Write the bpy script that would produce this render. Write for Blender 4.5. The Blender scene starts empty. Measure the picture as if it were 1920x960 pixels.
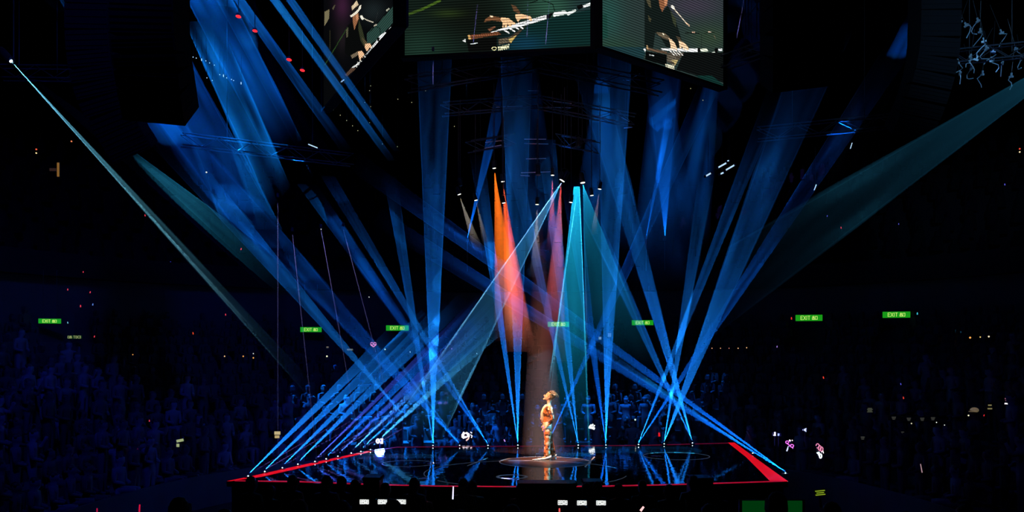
import bpy, bmesh, math, random
import numpy as np
from mathutils import Vector, Matrix
random.seed(7)
rng = np.random.default_rng(7)
SC = bpy.context.scene
COL = SC.collection
PI = math.pi

# ------------------------------------------------------------------ camera, world, exposure
F = 1663.0          # focal length in pixels of the 1920 px wide frame
HZ = 668.0          # horizon line
CZ = 4.2            # eye height of the seat the picture is taken from
cam = bpy.data.cameras.new('camera')
camo = bpy.data.objects.new('camera', cam)
COL.objects.link(camo)
SC.camera = camo
cam.lens = 36.0 * F / 1920
cam.shift_y = (HZ - 480) / 1920
cam.clip_end = 300
camo.location = (0, 0, CZ)
camo.rotation_euler = (PI / 2, 0, 0)
world = bpy.data.worlds.new('world')
SC.world = world
world.use_nodes = True
world.node_tree.nodes['Background'].inputs[0].default_value = (0, 0, 0, 1)
SC.view_settings.view_transform = 'Standard'
SC.view_settings.look = 'None'
SC.view_settings.exposure = 0
SC.view_settings.gamma = 1
SC.cycles.volume_bounces = 0
SC.cycles.max_bounces = 4
SC.cycles.diffuse_bounces = 1
SC.cycles.glossy_bounces = 2
SC.cycles.transparent_max_bounces = 16
SC.cycles.use_light_tree = True


def at(x, y, Y):
    """point at depth Y seen at pixel x, y"""
    return Vector(((x - 960) / F * Y, Y, CZ + (HZ - y) / F * Y))


def srgb(r, g, b):
    f = lambda c: c / 12.92 if c <= .04045 else ((c + .055) / 1.055) ** 2.4
    return tuple(f(v / 255) for v in (r, g, b))


def lamp(name, kind, loc, energy, color, target=None, size=1.0, spot=None, blend=.3, parent=None, radius=None):
    l = bpy.data.lights.new(name, kind)
    l.energy = energy
    l.color = color
    if kind == 'AREA':
        l.shape = 'DISK'
        l.size = size
    if kind == 'SPOT':
        l.spot_size = spot
        l.spot_blend = blend
        l.shadow_soft_size = .05
    if radius is not None:
        l.shadow_soft_size = radius
    o = bpy.data.objects.new(name, l)
    COL.objects.link(o)
    o.location = loc
    if target is not None:
        o.rotation_euler = (Vector(target) - Vector(loc)).to_track_quat('-Z', 'Y').to_euler()
    if parent:
        o.parent = parent
    return o


# unseen fill lamps added to tint the stands and brighten the rig, warm follow spots on the singer
lamp('fill_light', 'SPOT', (-6, 10, 18), 5200, (.02, .05, 1), (-16, 29, 5), spot=1.35, blend=1, radius=.5)  # added blue tint on the left stands, in place of haze
lamp('fill_light', 'SPOT', (9, 10, 17), 500, (.05, .09, 1), (13, 27, 2), spot=1.2, blend=1, radius=.5)
lamp('fill_light', 'SPOT', (0, 14, 19), 350, (.04, .10, 1), (0, 40, 5), spot=1.5, blend=1, radius=.5)
lamp('fill_light', 'SPOT', (0, 8, 12), 1800, (.8, .6, .9), (.6, 28, 12), spot=.42, blend=1, radius=.5)  # added pinkish spot that brightens the bars in the centre rig
lamp('fill_light', 'SPOT', (-6, 22, 16), 500, (.12, .35, 1), (-12, 24, 13), spot=1.2, blend=1, radius=.3)
lamp('fill_light', 'SPOT', (9, 14, 12), 3500, (.25, .6, 1), (13, 24, 13), spot=.7, blend=1, radius=.3)  # added spot that brightens the clamps in the right rig
lamp('follow_spot_light', 'SPOT', (-5.5, 17.0, 10.5), 20000, (1, .55, .30), (.85, 23.1, 2.3), spot=.15, blend=.6)
lamp('follow_spot_light', 'SPOT', (.9, 24.0, 13.0), 26000, (1, .42, .22), (.70, 23.1, 1.5), spot=.21, blend=1)

# ------------------------------------------------------------------ materials
MATS = {}


def mat(name, col, rough=.6, metal=0.0, emit=None, es=1.0, noise=0.0, nscale=8.0, bump=0.0, rand=0.0, spec=.5):
    if name in MATS:
        return MATS[name]
    m = bpy.data.materials.new(name)
    m.use_nodes = True
    nt = m.node_tree
    b = nt.nodes['Principled BSDF']
    b.inputs['Base Color'].default_value = (*col, 1)
    b.inputs['Roughness'].default_value = rough
    b.inputs['Metallic'].default_value = metal
    b.inputs['Specular IOR Level'].default_value = spec
    if emit:
        b.inputs['Emission Color'].default_value = (*emit, 1)
        b.inputs['Emission Strength'].default_value = es
    if noise or bump:
        tc = nt.nodes.new('ShaderNodeTexCoord')
        n = nt.nodes.new('ShaderNodeTexNoise')
        n.inputs['Scale'].default_value = nscale
        n.inputs['Detail'].default_value = 4
        nt.links.new(tc.outputs['Object'], n.inputs['Vector'])
        if noise:
            mx = nt.nodes.new('ShaderNodeMix')
            mx.data_type = 'RGBA'
            mx.blend_type = 'MULTIPLY'
            mx.inputs[0].default_value = noise
            mx.inputs[6].default_value = (*col, 1)
            nt.links.new(n.outputs['Color'], mx.inputs[7])
            nt.links.new(mx.outputs[2], b.inputs['Base Color'])
        if bump:
            bp = nt.nodes.new('ShaderNodeBump')
            bp.inputs['Strength'].default_value = bump
            bp.inputs['Distance'].default_value = .02
            nt.links.new(n.outputs['Fac'], bp.inputs['Height'])
            nt.links.new(bp.outputs['Normal'], b.inputs['Normal'])
    if rand:
        oi = nt.nodes.new('ShaderNodeObjectInfo')
        cr = nt.nodes.new('ShaderNodeValToRGB')
        e = cr.color_ramp.elements
        e[0].color = (*[c * .25 for c in col], 1)
        e[1].color = (*[min(1, c * 2.6) for c in col], 1)
        e[1].position = .9
        a = e.new(.55)
        a.color = (*[c * .8 for c in col], 1)
        nt.links.new(oi.outputs['Random'], cr.inputs[0])
        nt.links.new(cr.outputs[0], b.inputs['Base Color'])
    MATS[name] = m
    return m


def glow(name, rgb, s=1.0):
    """surface of something that is switched on; rgb is sRGB 0-255"""
    return mat(name, (.02, .02, .02), .5, emit=srgb(*rgb), es=s)


def haze_mat(name='haze', dens=.5):
    if name in MATS:
        return MATS[name]
    m = bpy.data.materials.new(name)
    m.use_nodes = True
    nt = m.node_tree
    nt.nodes.clear()
    o = nt.nodes.new('ShaderNodeOutputMaterial')
    v = nt.nodes.new('ShaderNodeVolumeScatter')
    v.inputs['Density'].default_value = dens
    v.inputs['Color'].default_value = (1, 1, 1, 1)
    nt.links.new(v.outputs[0], o.inputs['Volume'])
    m.cycles.volume_sampling = 'EQUIANGULAR'
    MATS[name] = m
    return m


BLACK = mat('black_housing', (.012, .012, .014), .5)
PITCH = mat('black_cloth', (.003, .003, .004), .9, noise=.5, spec=.1)
SPILL_BLACK = mat('spill_black', (.0006, .0006, .0008), 1.0, noise=.3, spec=0)  # near-black colour that hides beam light landing on roof and rear wall
STEEL = mat('dark_steel', (.30, .30, .33), .4, metal=.7)
ALU = mat('truss_aluminium', (.06, .065, .08), .45, metal=.5)
CONCRETE = mat('tier_concrete', (.05, .05, .06), .85, noise=.6, nscale=2, bump=.2)
WALLM = mat('painted_wall', (.03, .032, .04), .8, noise=.5, nscale=1.5)


# ------------------------------------------------------------------ mesh helpers
class MB:
    def __init__(s):
        s.v = []
        s.f = []

    def add(s, vs, fs):
        k = len(s.v)
        s.v += [tuple(v) for v in vs]
        s.f += [tuple(i + k for i in f) for f in fs]
        return s

    def box(s, c, size, rot=None, taper=1.0):
        x, y, z = [d / 2 for d in size]
        vs = [Vector((sx * x * (taper if sz > 0 else 1), sy * y * (taper if sz > 0 else 1), sz * z)) for sz in (-1, 1) for sy in (-1, 1) for sx in (-1, 1)]
        if rot is not None:
            vs = [rot @ v for v in vs]
        return s.add([v + Vector(c) for v in vs], [(0, 2, 3, 1), (4, 5, 7, 6), (0, 1, 5, 4), (2, 6, 7, 3), (0, 4, 6, 2), (1, 3, 7, 5)])

    def tube(s, pts, r, n=6, r2=None):
        pts = [Vector(p) for p in pts]
        rs = [r + (((r2 if r2 is not None else r) - r) * i / max(1, len(pts) - 1)) for i in range(len(pts))]
        vs = []
        for i, p in enumerate(pts):
            d = (pts[min(i + 1, len(pts) - 1)] - pts[max(i - 1, 0)]).normalized()
            a = d.cross(Vector((0, 0, 1)) if abs(d.z) < .9 else Vector((0, 1, 0))).normalized()
            b = d.cross(a)
            for k in range(n):
                t = 2 * PI * k / n
                vs.append(p + (a * math.cos(t) + b * math.sin(t)) * rs[i])
        fs = [(i * n + k, i * n + (k + 1) % n, (i + 1) * n + (k + 1) % n, (i + 1) * n + k) for i in range(len(pts) - 1) for k in range(n)]
        fs += [tuple(range(n))[::-1], tuple(range((len(pts) - 1) * n, len(pts) * n))]
        return s.add(vs, fs)

    def lathe(s, prof, n=16, M=None, axis=None):
        """prof: list of (r, z)"""
        M = M or Matrix.Identity(4)
        vs = []
        for r, z in prof:
            for k in range(n):
                t = 2 * PI * k / n
                vs.append(M @ Vector((r * math.cos(t), r * math.sin(t), z)))
        fs = [(i * n + k, i * n + (k + 1) % n, (i + 1) * n + (k + 1) % n, (i + 1) * n + k) for i in range(len(prof) - 1) for k in range(n)]
        fs += [tuple(range(n))[::-1], tuple(range((len(prof) - 1) * n, len(prof) * n))]
        return s.add(vs, fs)

    def prism(s, poly, d, M):
        """poly in local xz, extruded d in y"""
        n = len(poly)
        vs = [M @ Vector((x, 0, z)) for x, z in poly] + [M @ Vector((x, d, z)) for x, z in poly]
        return s.add(vs, [tuple(range(n)), tuple(range(n, 2 * n))[::-1]] + [(i, i + n, (i + 1) % n + n, (i + 1) % n) for i in range(n)])

    def mesh(s, name, m, smooth=False):
        me = bpy.data.meshes.new(name)
        me.from_pydata([tuple(v) for v in s.v], [], s.f)
        b = bmesh.new()
        b.from_mesh(me)
        bmesh.ops.recalc_face_normals(b, faces=b.faces)
        b.to_mesh(me)
        b.free()
        if m:
            me.materials.append(m)
        if smooth:
            me.polygons.foreach_set('use_smooth', [True] * len(me.polygons))
        return me

    def obj(s, name, m, parent=None, smooth=False, loc=None):
        return link(name, s.mesh(name, m, smooth), parent, loc)


def link(name, me, parent=None, loc=None):
    o = bpy.data.objects.new(name, me)
    COL.objects.link(o)
    if parent:
        o.parent = parent
    if loc is not None:
        o.location = loc
    return o


def tag(o, label, cat, group=None, kind=None):
    o['label'] = label
    o['category'] = cat
    if group:
        o['group'] = group
    if kind:
        o['kind'] = kind
    return o


def thing(name, label, cat, loc=(0, 0, 0), rot=None, group=None):
    o = bpy.data.objects.new(name, None)
    COL.objects.link(o)
    o.location = loc
    o.empty_display_size = .1
    if rot is not None:
        o.rotation_euler = rot
    return tag(o, label, cat, group)


def struct(o):
    o['kind'] = 'structure'
    return o


ORD = 'first second third fourth fifth sixth seventh eighth ninth tenth eleventh twelfth thirteenth fourteenth fifteenth sixteenth seventeenth eighteenth nineteenth twentieth'.split()

# ------------------------------------------------------------------ the hall: floor, seating bowl, walls, roof
CY = 17.0
EXPO = 2.6


def bowl(off, t, a0=9.5, b0=13.0):
    """plan of the seating bowl, off metres outside the rail; t = angle, PI/2 points away from the camera"""
    c, s = math.cos(t), math.sin(t)
    a, b = a0 + off, b0 + off
    r = (abs(c / a) ** EXPO + abs(s / b) ** EXPO) ** (-1 / EXPO)
    return r * c, CY + r * s


MB().box((0, 22, -.1), (70, 80, .2)).obj('floor', mat('arena_floor', (.02, .02, .026), .5, noise=.4, nscale=3))
struct(bpy.data.objects['floor'])
struct(MB().box((0, 22, 24.1), (90, 100, .2)).obj('ceiling', SPILL_BLACK))
RISE, RUN, NLOW, NUP = .36, .85, 13, 14
ths = [(-18 + 216 * i / 72) * PI / 180 for i in range(73)]


def ring(profile, name, m):
    vs = []
    for off, z in profile:
        for t in ths:
            x, y = bowl(off, t)
            vs.append((x, y, z))
    n = len(ths)
    fs = [(i * n + k, i * n + k + 1, (i + 1) * n + k + 1, (i + 1) * n + k) for i in range(len(profile) - 1) for k in range(n - 1)]
    return struct(MB().add(vs, fs).obj(name, m))


prof = [(0, 0), (0, .9), (.08, .9), (.08, .4)]
for k in range(NLOW):
    prof += [(.08 + RUN * k, .4 + RISE * k), (.08 + RUN * (k + 1), .4 + RISE * k)]
ZT = .4 + RISE * NLOW
OT = .08 + RUN * NLOW
ring(prof, 'floor_lower_tier', CONCRETE)
ring([(OT, ZT - RISE), (OT, ZT + 2.35), (OT + .1, ZT + 2.35)], 'wall_back', WALLM)
prof = [(OT - .5, ZT + 2.1), (OT - .5, ZT + 3.0), (OT - .4, ZT + 3.0)]
for k in range(NUP):
    prof += [(OT - .4 + RUN * k, ZT + 2.4 + .5 * k), (OT - .4 + RUN * (k + 1), ZT + 2.4 + .5 * k)]
ring([(OT - .5, ZT + 2.1), (OT + .1, ZT + 2.1)], 'ceiling_balcony', PITCH)
ring(prof, 'floor_upper_tier', mat('darkened_tier_concrete', (.012, .012, .018), 1.0, noise=.5, spec=0))  # darkened copy of the tier concrete, hides beam light landing here
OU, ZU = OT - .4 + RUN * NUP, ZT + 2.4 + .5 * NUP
ring([(OU, ZU - .5), (OU, 24)], 'wall_rear', SPILL_BLACK)
struct(MB().box((0, 7.6, .75), (20, 7.0, 1.5)).obj('floor_near_tier', CONCRETE))


def on_bowl(px, off):
    """where the ray of pixel column px meets the bowl line off metres outside the rail (far side)"""
    s = (px - 960) / F
    lo, hi = 10.0, 70.0
    for _ in range(50):
        Y = (lo + hi) / 2
        x = s * Y
        inside = (abs(x) / (9.5 + off)) ** EXPO + (abs(Y - CY) / (13 + off)) ** EXPO < 1
        lo, hi = (Y, hi) if inside else (lo, Y)
    return s * lo, lo


# ------------------------------------------------------------------ stage
ST = 1.5
def fl(x, y, z=ST):
    Y = (CZ - z) * F / (y - HZ)
    return Vector(((x - 960) / F * Y, Y, z))

outline = [fl(425, 902), fl(690, 845), fl(745, 837), fl(960, 835.5), fl(1200, 834), fl(1376, 829), fl(1478, 903), fl(1330, 908), fl(1150, 913), fl(960, 914), fl(740, 911), fl(560, 905)]
stage = thing('stage', 'glossy black arena stage with a glowing red edge line and thin white circle markings', 'stage', (0, 22, 0))
stage.location = (0, 0, 0)
m = bpy.data.materials.new('gloss_deck')
m.use_nodes = True
nt = m.node_tree
b = nt.nodes['Principled BSDF']
b.inputs['Base Color'].default_value = (.006, .007, .010, 1)
b.inputs['Roughness'].default_value = .045
b.inputs['Specular IOR Level'].default_value = 1.0
b.inputs['Coat Weight'].default_value = .6
b.inputs['Coat Roughness'].default_value = .03
tc = nt.nodes.new('ShaderNodeTexCoord')
n1 = nt.nodes.new('ShaderNodeTexNoise')
n1.inputs['Scale'].default_value = 3.2
n1.inputs['Detail'].default_value = 2
bp = nt.nodes.new('ShaderNodeBump')
bp.inputs['Strength'].default_value = .16
bp.inputs['Distance'].default_value = .02
nt.links.new(tc.outputs['Object'], n1.inputs['Vector'])
nt.links.new(n1.outputs['Fac'], bp.inputs['Height'])
nt.links.new(bp.outputs['Normal'], b.inputs['Normal'])
nt.links.new(bp.outputs['Normal'], b.inputs['Coat Normal'])
DECK = m
vs = [(p.x, p.y, ST) for p in outline]
n = len(vs)
MB().add(vs + [(x, y, ST - .12) for x, y, z in vs], [tuple(range(n)), tuple(range(n, 2 * n))[::-1]] + [(i, (i + 1) % n, (i + 1) % n + n, i + n) for i in range(n)]).obj('deck', DECK, stage)
vi = [((p.x) * .985, 22.9 + (p.y - 22.9) * .985, ST - .12) for p in outline]
MB().add(vi + [(x, y, 0) for x, y, z in vi], [(i, (i + 1) % n, (i + 1) % n + n, i + n) for i in range(n)]).obj('skirt', PITCH, stage)
RED = glow('red_edge_light', (235, 12, 30), .75)
REDDIM = glow('dim_red_edge_light', (130, 10, 50), .35)


def strip(pairs, name, m, zz=.006):
    vs, fs = [], []
    for a, b in pairs:
        vs += [(a.x, a.y, ST + .001), (b.x, b.y, ST + .001), (a.x, a.y, ST + zz), (b.x, b.y, ST + zz)]
    for i in range(len(pairs) - 1):
        k = i * 4
        fs += [(k, k + 1, k + 5, k + 4), (k + 2, k + 3, k + 7, k + 6), (k, k + 4, k + 6, k + 2), (k + 1, k + 5, k + 7, k + 3)]
    fs += [(0, 1, 3, 2), (len(vs) - 4, len(vs) - 3, len(vs) - 1, len(vs) - 2)]
    return MB().add(vs, fs).obj(name, m, stage)


strip([(fl(426, 902.3), fl(432, 902)), (fl(470, 893.5), fl(490, 893.8)), (fl(560, 873.5), fl(566, 876.5)), (fl(630, 858.5), fl(636, 860.5)), (fl(690, 845.5), fl(696, 847))], 'edge_light', RED)
strip([(fl(1377, 830), fl(1365, 830)), (fl(1422, 863), fl(1398, 856)), (fl(1477, 902.5), fl(1444, 902))], 'edge_light', RED)
front = [(440, 902.5), (560, 904), (690, 909), (820, 912.5), (960, 913.5), (1100, 913), (1250, 910), (1380, 906), (1470, 903)]
strip([(fl(x, y), fl(x, y - 1.7)) for x, y in front], 'edge_light', glow('front_red_edge_light', (200, 14, 48), .55))
back = [(696, 845.5), (745, 838), (860, 837), (960, 836.3), (1200, 834.8), (1376, 830)]
strip([(fl(x, y), fl(x, y + 1.0)) for x, y in back], 'edge_light', REDDIM)
MARK = mat('white_floor_marking', (.5, .5, .5), .4, emit=srgb(120, 130, 140), es=.12)  # floor lines, no lamps; a faint glow is put into their emission


def circle_mark(cx, cy, rx, t0=0, t1=360, w=.025, seg=80):
    """thin inlaid ring on the deck; centre pixel, half width in pixels"""
    c = fl(cx, cy)
    R = rx / F * c.y
    pr = []
    for i in range(seg + 1):
        t = math.radians(t0 + (t1 - t0) * i / seg)
        d = Vector((math.cos(t), math.sin(t), 0))
        pr.append((c + d * R, c + d * (R - w)))
    strip(pr, 'floor_ring', MARK, .004)


gm = bpy.data.materials.new('spot_pool_disc')  # orange of the spotlight pool put into the disc colour
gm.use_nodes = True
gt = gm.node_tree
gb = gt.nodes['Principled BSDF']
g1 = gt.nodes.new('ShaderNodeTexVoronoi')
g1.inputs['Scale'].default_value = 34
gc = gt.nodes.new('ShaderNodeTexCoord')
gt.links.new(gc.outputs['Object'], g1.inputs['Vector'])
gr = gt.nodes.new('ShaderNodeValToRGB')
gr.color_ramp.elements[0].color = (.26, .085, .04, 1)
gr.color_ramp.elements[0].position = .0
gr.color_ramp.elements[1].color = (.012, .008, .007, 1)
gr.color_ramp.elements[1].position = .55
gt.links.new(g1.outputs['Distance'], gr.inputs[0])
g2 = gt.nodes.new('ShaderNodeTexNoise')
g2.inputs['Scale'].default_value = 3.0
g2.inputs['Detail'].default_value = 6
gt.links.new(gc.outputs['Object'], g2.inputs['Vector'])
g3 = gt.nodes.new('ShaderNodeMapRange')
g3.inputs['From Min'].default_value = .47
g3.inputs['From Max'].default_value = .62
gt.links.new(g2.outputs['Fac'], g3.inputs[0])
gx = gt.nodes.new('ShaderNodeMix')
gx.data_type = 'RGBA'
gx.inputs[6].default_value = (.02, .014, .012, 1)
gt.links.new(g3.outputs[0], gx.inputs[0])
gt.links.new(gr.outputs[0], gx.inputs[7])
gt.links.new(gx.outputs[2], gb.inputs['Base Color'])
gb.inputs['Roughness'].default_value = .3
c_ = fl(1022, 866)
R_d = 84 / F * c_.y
MB().lathe([(R_d, ST + .0006), (R_d, ST + .0022)], 64, Matrix.Translation((c_.x, c_.y, 0))).obj('spot_pool_disc', gm, stage)
circle_mark(1022, 866, 86)  # outlines the painted spotlight pool
circle_mark(1268, 855, 62)
circle_mark(765, 869, 49)
circle_mark(960, 894, 30, w=.07)
circle_mark(985, 886, 190, 20, 200, w=.02)
circle_mark(985, 886, 190, 215, 345, w=.02)
strip([(fl(876, 873), fl(876, 874)), (fl(915, 858), fl(915, 859))], 'floor_line', MARK, .004)
strip([(fl(1096, 875), fl(1098, 876)), (fl(1114, 856), fl(1116, 857))], 'floor_line', MARK, .004)

# ------------------------------------------------------------------ laser projectors and their beams in the haze
K_FAN = 74000.0
HAZE = haze_mat('haze', .25)
nb = [0]


def smooth1(x):
    x = max(0, min(1, x))
    return x * x * (3 - 2 * x)


def vnoise(u, v, seed):
    """cheap smooth value noise"""
    def h(i, j):
        return (math.sin(i * 127.1 + j * 311.7 + seed * 74.7) * 43758.5453) % 1
    i, j = math.floor(u), math.floor(v)
    fu, fv = u - i, v - j
    fu, fv = fu * fu * (3 - 2 * fu), fv * fv * (3 - 2 * fv)
    return (h(i, j) * (1 - fu) + h(i + 1, j) * fu) * (1 - fv) + (h(i, j + 1) * (1 - fu) + h(i + 1, j + 1) * fu) * fv


def lamp_pos(a, a2, e, Ya, Ye):
    A1, A2, E1, E2 = at(*a, Ya), at(*a2, Ya), at(*e[0], Ye), at(*e[1], Ye)
    A, E = (A1 + A2) / 2, (E1 + E2) / 2
    wa, we, L = (A2 - A1).length, (E2 - E1).length, (E - A).length
    return A - (E - A).normalized() * min(8.0, wa / max(we - wa, .02) * L)


def beam(parent, a, e, Ya, Ye, bright, col, fade=.5, noise=.35, edge=1.6, tail=.35, head=.0, thick=.10, nu=13, nv=26, a2=None, round_=False, name='light_beam', spot_mul=1.06, softu=0.0):
    """A laser fan: a thin body of haze between the lamp and the far end, and the lamp that lights it.
    a, a2: pixel(s) of the near end at depth Ya, e: two pixels of the far end at depth Ye."""
    nb[0] += 1
    fade *= .7
    tail *= .85
    A1 = at(*a, Ya)
    A2 = at(*(a2 or a), Ya)
    E1, E2 = at(*e[0], Ye), at(*e[1], Ye)
    A, E = (A1 + A2) / 2, (E1 + E2) / 2
    if (A2 - A1).dot(E2 - E1) < 0:
        A1, A2 = A2, A1
    ax = (E - A).normalized()
    wa, we = (A2 - A1).length, (E2 - E1).length
    L = (E - A).length
    # where the lamp stands: the point both borders run back to
    s = 0.0 if a2 is None else min(8.0, wa / max(we - wa, .02) * L)
    LP = A - ax * s
    side = (E2 - E1)
    side = (side - ax * side.dot(ax)).normalized()
    nrm = ax.cross(side).normalized()
    N = lambda v: v
    # local frame at the lamp: -Z along the beam, X across the thin side
    M = Matrix((nrm, -ax.cross(nrm) * -1, -ax)).transposed()
    M = Matrix(((nrm.x, (-ax).cross(nrm).x, -ax.x), (nrm.y, (-ax).cross(nrm).y, -ax.y), (nrm.z, (-ax).cross(nrm).z, -ax.z)))
    M4 = M.to_4x4()
    M4.translation = LP
    inv = M4.inverted()
    seed = nb[0] * 3.7
    vs = []
    if not softu and not round_ and thick > .04:
        edge = max(edge, 1.6) * 1.7
    us = [-1, -.985, -.93] + [-.9 + 1.8 * i / (nu - 7) for i in range(nu - 6)] + [.93, .985, 1]
    W0 = max(wa, .012)
    rmid = s + .5 * L
    for j in range(nv):
        q = j / (nv - 1)
        q = q ** 1.25
        C1, C2 = A1.lerp(E1, q), A2.lerp(E2, q)
        c = (C1 + C2) / 2
        hw = max((C2 - C1).length / 2, .009)
        r = s + q * L
        sd = (C2 - C1).normalized() if (C2 - C1).length > 1e-4 else side
        tl = smooth1((1 - q) / tail) if tail > 0 else 1
        hd = smooth1(q / head) if head > 0 else 1
        base = thick * r / rmid * (.01 + .99 * tl) * (.03 + .97 * hd) + .0006
        for sg in (1, -1):
            for u in us:
                k = base
                if round_:
                    k = max(hw, .02) * 2 * math.sqrt(max(0, 1 - u * u)) * (.02 + .98 * tl) + .0008
                else:
                    if abs(u) == 1:
                        k *= .12
                    elif abs(u) > .95:
                        k *= edge
                    if softu:
                        k *= max(.02, 1 - softu * u * u)
                    if noise:
                        w = vnoise(u * 1.3 + 5, q * L * .3, seed) * .55 + vnoise(u * 3.2, q * L * .8 + 9, seed + 4) * .45
                        k *= max(.2, 1 + noise * min(1, r / 7) * (w * 2 - 1) * 2.1)
                vs.append(c + sd * u * hw + nrm * sg * k / 2)
    nn = len(us)
    per = 2 * nn
    fs = []
    for j in range(nv - 1):
        o = j * per
        for i in range(nn - 1):
            fs.append((o + i, o + i + 1, o + per + i + 1, o + per + i))
            fs.append((o + nn + i, o + per + nn + i, o + per + nn + i + 1, o + nn + i + 1))
        fs.append((o, o + per, o + per + nn, o + nn))
        fs.append((o + nn - 1, o + 2 * nn - 1, o + per + 2 * nn - 1, o + per + nn - 1))
    for o in (0, (nv - 1) * per):
        fs += [(o + i, o + nn + i, o + nn + i + 1, o + i + 1) for i in range(nn - 1)]
    ob = MB().add([inv @ v for v in vs], fs).obj(name, HAZE)
    ob.matrix_world = M4
    far = max((LP - E1).length, (LP - E2).length)
    half = max(math.acos(max(-1, min(1, (p - LP).normalized().dot(ax)))) for p in (E1, E2, A1 if s > .3 else E1, A2 if s > .3 else E1))
    l = bpy.data.lights.new('laser_light', 'SPOT')
    l.color = col
    l.spot_size = min(3.0, 2 * half * spot_mul + .01)
    l.spot_blend = 0
    l.shadow_soft_size = 0
    l.energy = bright * K_FAN * rmid / (thick if not round_ else max(.05, we * .3)) * .01
    l.use_nodes = True
    T = l.node_tree
    em = T.nodes['Emission']
    fo = T.nodes.new('ShaderNodeLightFalloff')
    fo.inputs[0].default_value = 1
    if round_:
        T.links.new(fo.outputs['Linear'], em.inputs['Strength'])
    else:
        q1 = T.nodes.new('ShaderNodeMath')
        q1.operation = 'MULTIPLY'
        q1.inputs[1].default_value = 1 - fade
        T.links.new(fo.outputs['Linear'], q1.inputs[0])
        q2 = T.nodes.new('ShaderNodeMath')
        q2.operation = 'MULTIPLY_ADD'
        q2.inputs[1].default_value = fade * rmid
        T.links.new(fo.outputs['Quadratic'], q2.inputs[0])
        T.links.new(q1.outputs[0], q2.inputs[2])
        tc = T.nodes.new('ShaderNodeTexCoord')
        sp = T.nodes.new('ShaderNodeSeparateXYZ')
        T.links.new(tc.outputs['Normal'], sp.inputs[0])
        ab = T.nodes.new('ShaderNodeMath')
        ab.operation = 'ABSOLUTE'
        T.links.new(sp.outputs[0], ab.inputs[0])
        lt = T.nodes.new('ShaderNodeMath')
        lt.operation = 'LESS_THAN'
        lt.inputs[1].default_value = max(.0015, thick / rmid * .5 * (edge if edge > 1 else 1) * 1.25 * (1 + noise))
        T.links.new(ab.outputs[0], lt.inputs[0])
        mu = T.nodes.new('ShaderNodeMath')
        mu.operation = 'MULTIPLY'
        T.links.new(lt.outputs[0], mu.inputs[0])
        T.links.new(q2.outputs[0], mu.inputs[1])
        T.links.new(mu.outputs[0], em.inputs['Strength'])
    lo = bpy.data.objects.new('laser_light', l)
    COL.objects.link(lo)
    lo.matrix_world = M4
    if parent is not None:
        for o in (ob, lo):
            o.parent = parent
            o.matrix_parent_inverse = Matrix.Translation(-Vector(parent.location)) if parent.rotation_euler.x == 0 and parent.rotation_euler.z == 0 else parent.matrix_basis.inverted()
    return ob, LP


LENS = glow('laser_aperture', (225, 245, 255), 6)
LENSW = glow('lamp_lens', (255, 248, 230), 2.2)


def laser_box(loc, label, group, facing=0.0, size=.12):
    t = thing('laser_projector', label, 'laser', loc, (0, 0, facing), group)
    MB().box((0, .0, .014), (size * 1.1, size * 1.2, .026)).obj('housing', BLACK, t)
    MB().box((0, 0, .029), (size * .9, size * .25, .006)).obj('bracket', STEEL, t)
    MB().lathe([(.001, -.012), (.009, -.009), (.012, -.003), (.012, .003), (.009, .009), (.001, .012)], 10, Matrix.Translation((0, -.03, .042))).obj('aperture', LENS, t, smooth=True)
    return t


BLUE = (.003, .15, .95)
SKY = (.008, .225, 1.0)


def fan_from(src, y_end, s1, s2):
    """two far pixels on row y_end from slopes dx/dy"""
    return ((src[0] + s1 * (src[1] - y_end), y_end), (src[0] + s2 * (src[1] - y_end), y_end))


# back edge of the stage: (source, [ (y_end, slope1, slope2, brightness, fade, depth end) ... ])
BACK = [
    ((812, 835.5), [(330, -.186, -.135, .34, .55, 29), (20, -.042, .049, .62, .45, 26.2)]),
    ((862, 835.5), [(662, -.775, -.725, .60, .5, 28.5), (410, -1.0, -.835, .30, .7, 30.5)]),
    ((915, 835.5), [(330, -.625, -.572, .40, .7, 29.5), (345, -.735, -.66, .26, .8, 32)]),
    ((971, 835.0), [(290, -.168, -.116, .52, .45, 28.2), (30, -.045, .038, .42, .6, 26.4)]),
    ((1084, 835.0), [(250, -.255, -.205, .36, .5, 29.0), (262, -.135, -.075, .50, .35, 27.2)]),
    ((1136, 834.7), [(330, -.172, -.105, .30, .6, 29.8), (20, -.022, .068, .66, .45, 26.8)]),
    ((1197, 833.7), [(160, .365, .42, .36, .6, 29.2), (60, .62, .70, .22, .7, 31.0)]),
    ((1245, 832.5), [(300, .13, .19, .42, .6, 28.4), (60, .335, .46, .36, .5, 26.6)]),
    ((1298, 830.8), [(345, -.487, -.413, .40, .5, 27.0), (120, -.322, -.24, .55, .45, 30.2)]),
]
for i, (src, fans) in enumerate(BACK):
    p = fl(src[0], src[1] + 2)
    Ya = p.y
    t = laser_box(p, '%s laser projector from the left on the back edge of the stage, two blue beams' % ORD[i], 'laser projectors on the back edge')
    for j, (ye, s1, s2, br, fd, Ye) in enumerate(fans):
        src2 = (src[0], src[1] - 3.2)
        beam(t, src2, fan_from(src2, ye, s1, s2), Ya - .03, Ye, br, SKY if br > .3 else BLUE, fade=fd, noise=.45, edge=1.7, tail=.4)

# a projector behind the singer
p = fl(1031, 836)
t = laser_box(Vector((p.x, p.y + .2, at(1031, 822, p.y + .2).z - .075)), 'laser projector behind the singer with one wide blue beam rising to the right', 'laser projectors on the back edge')
beam(t, (1031, 822), ((1310, 160), (1350, 163)), p.y + .2, 28.6, .32, BLUE, fade=.4, noise=.5, tail=.3)
MB().box((0, 0, -.065), (.05, .05, .13)).obj('stand', BLACK, t)

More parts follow.
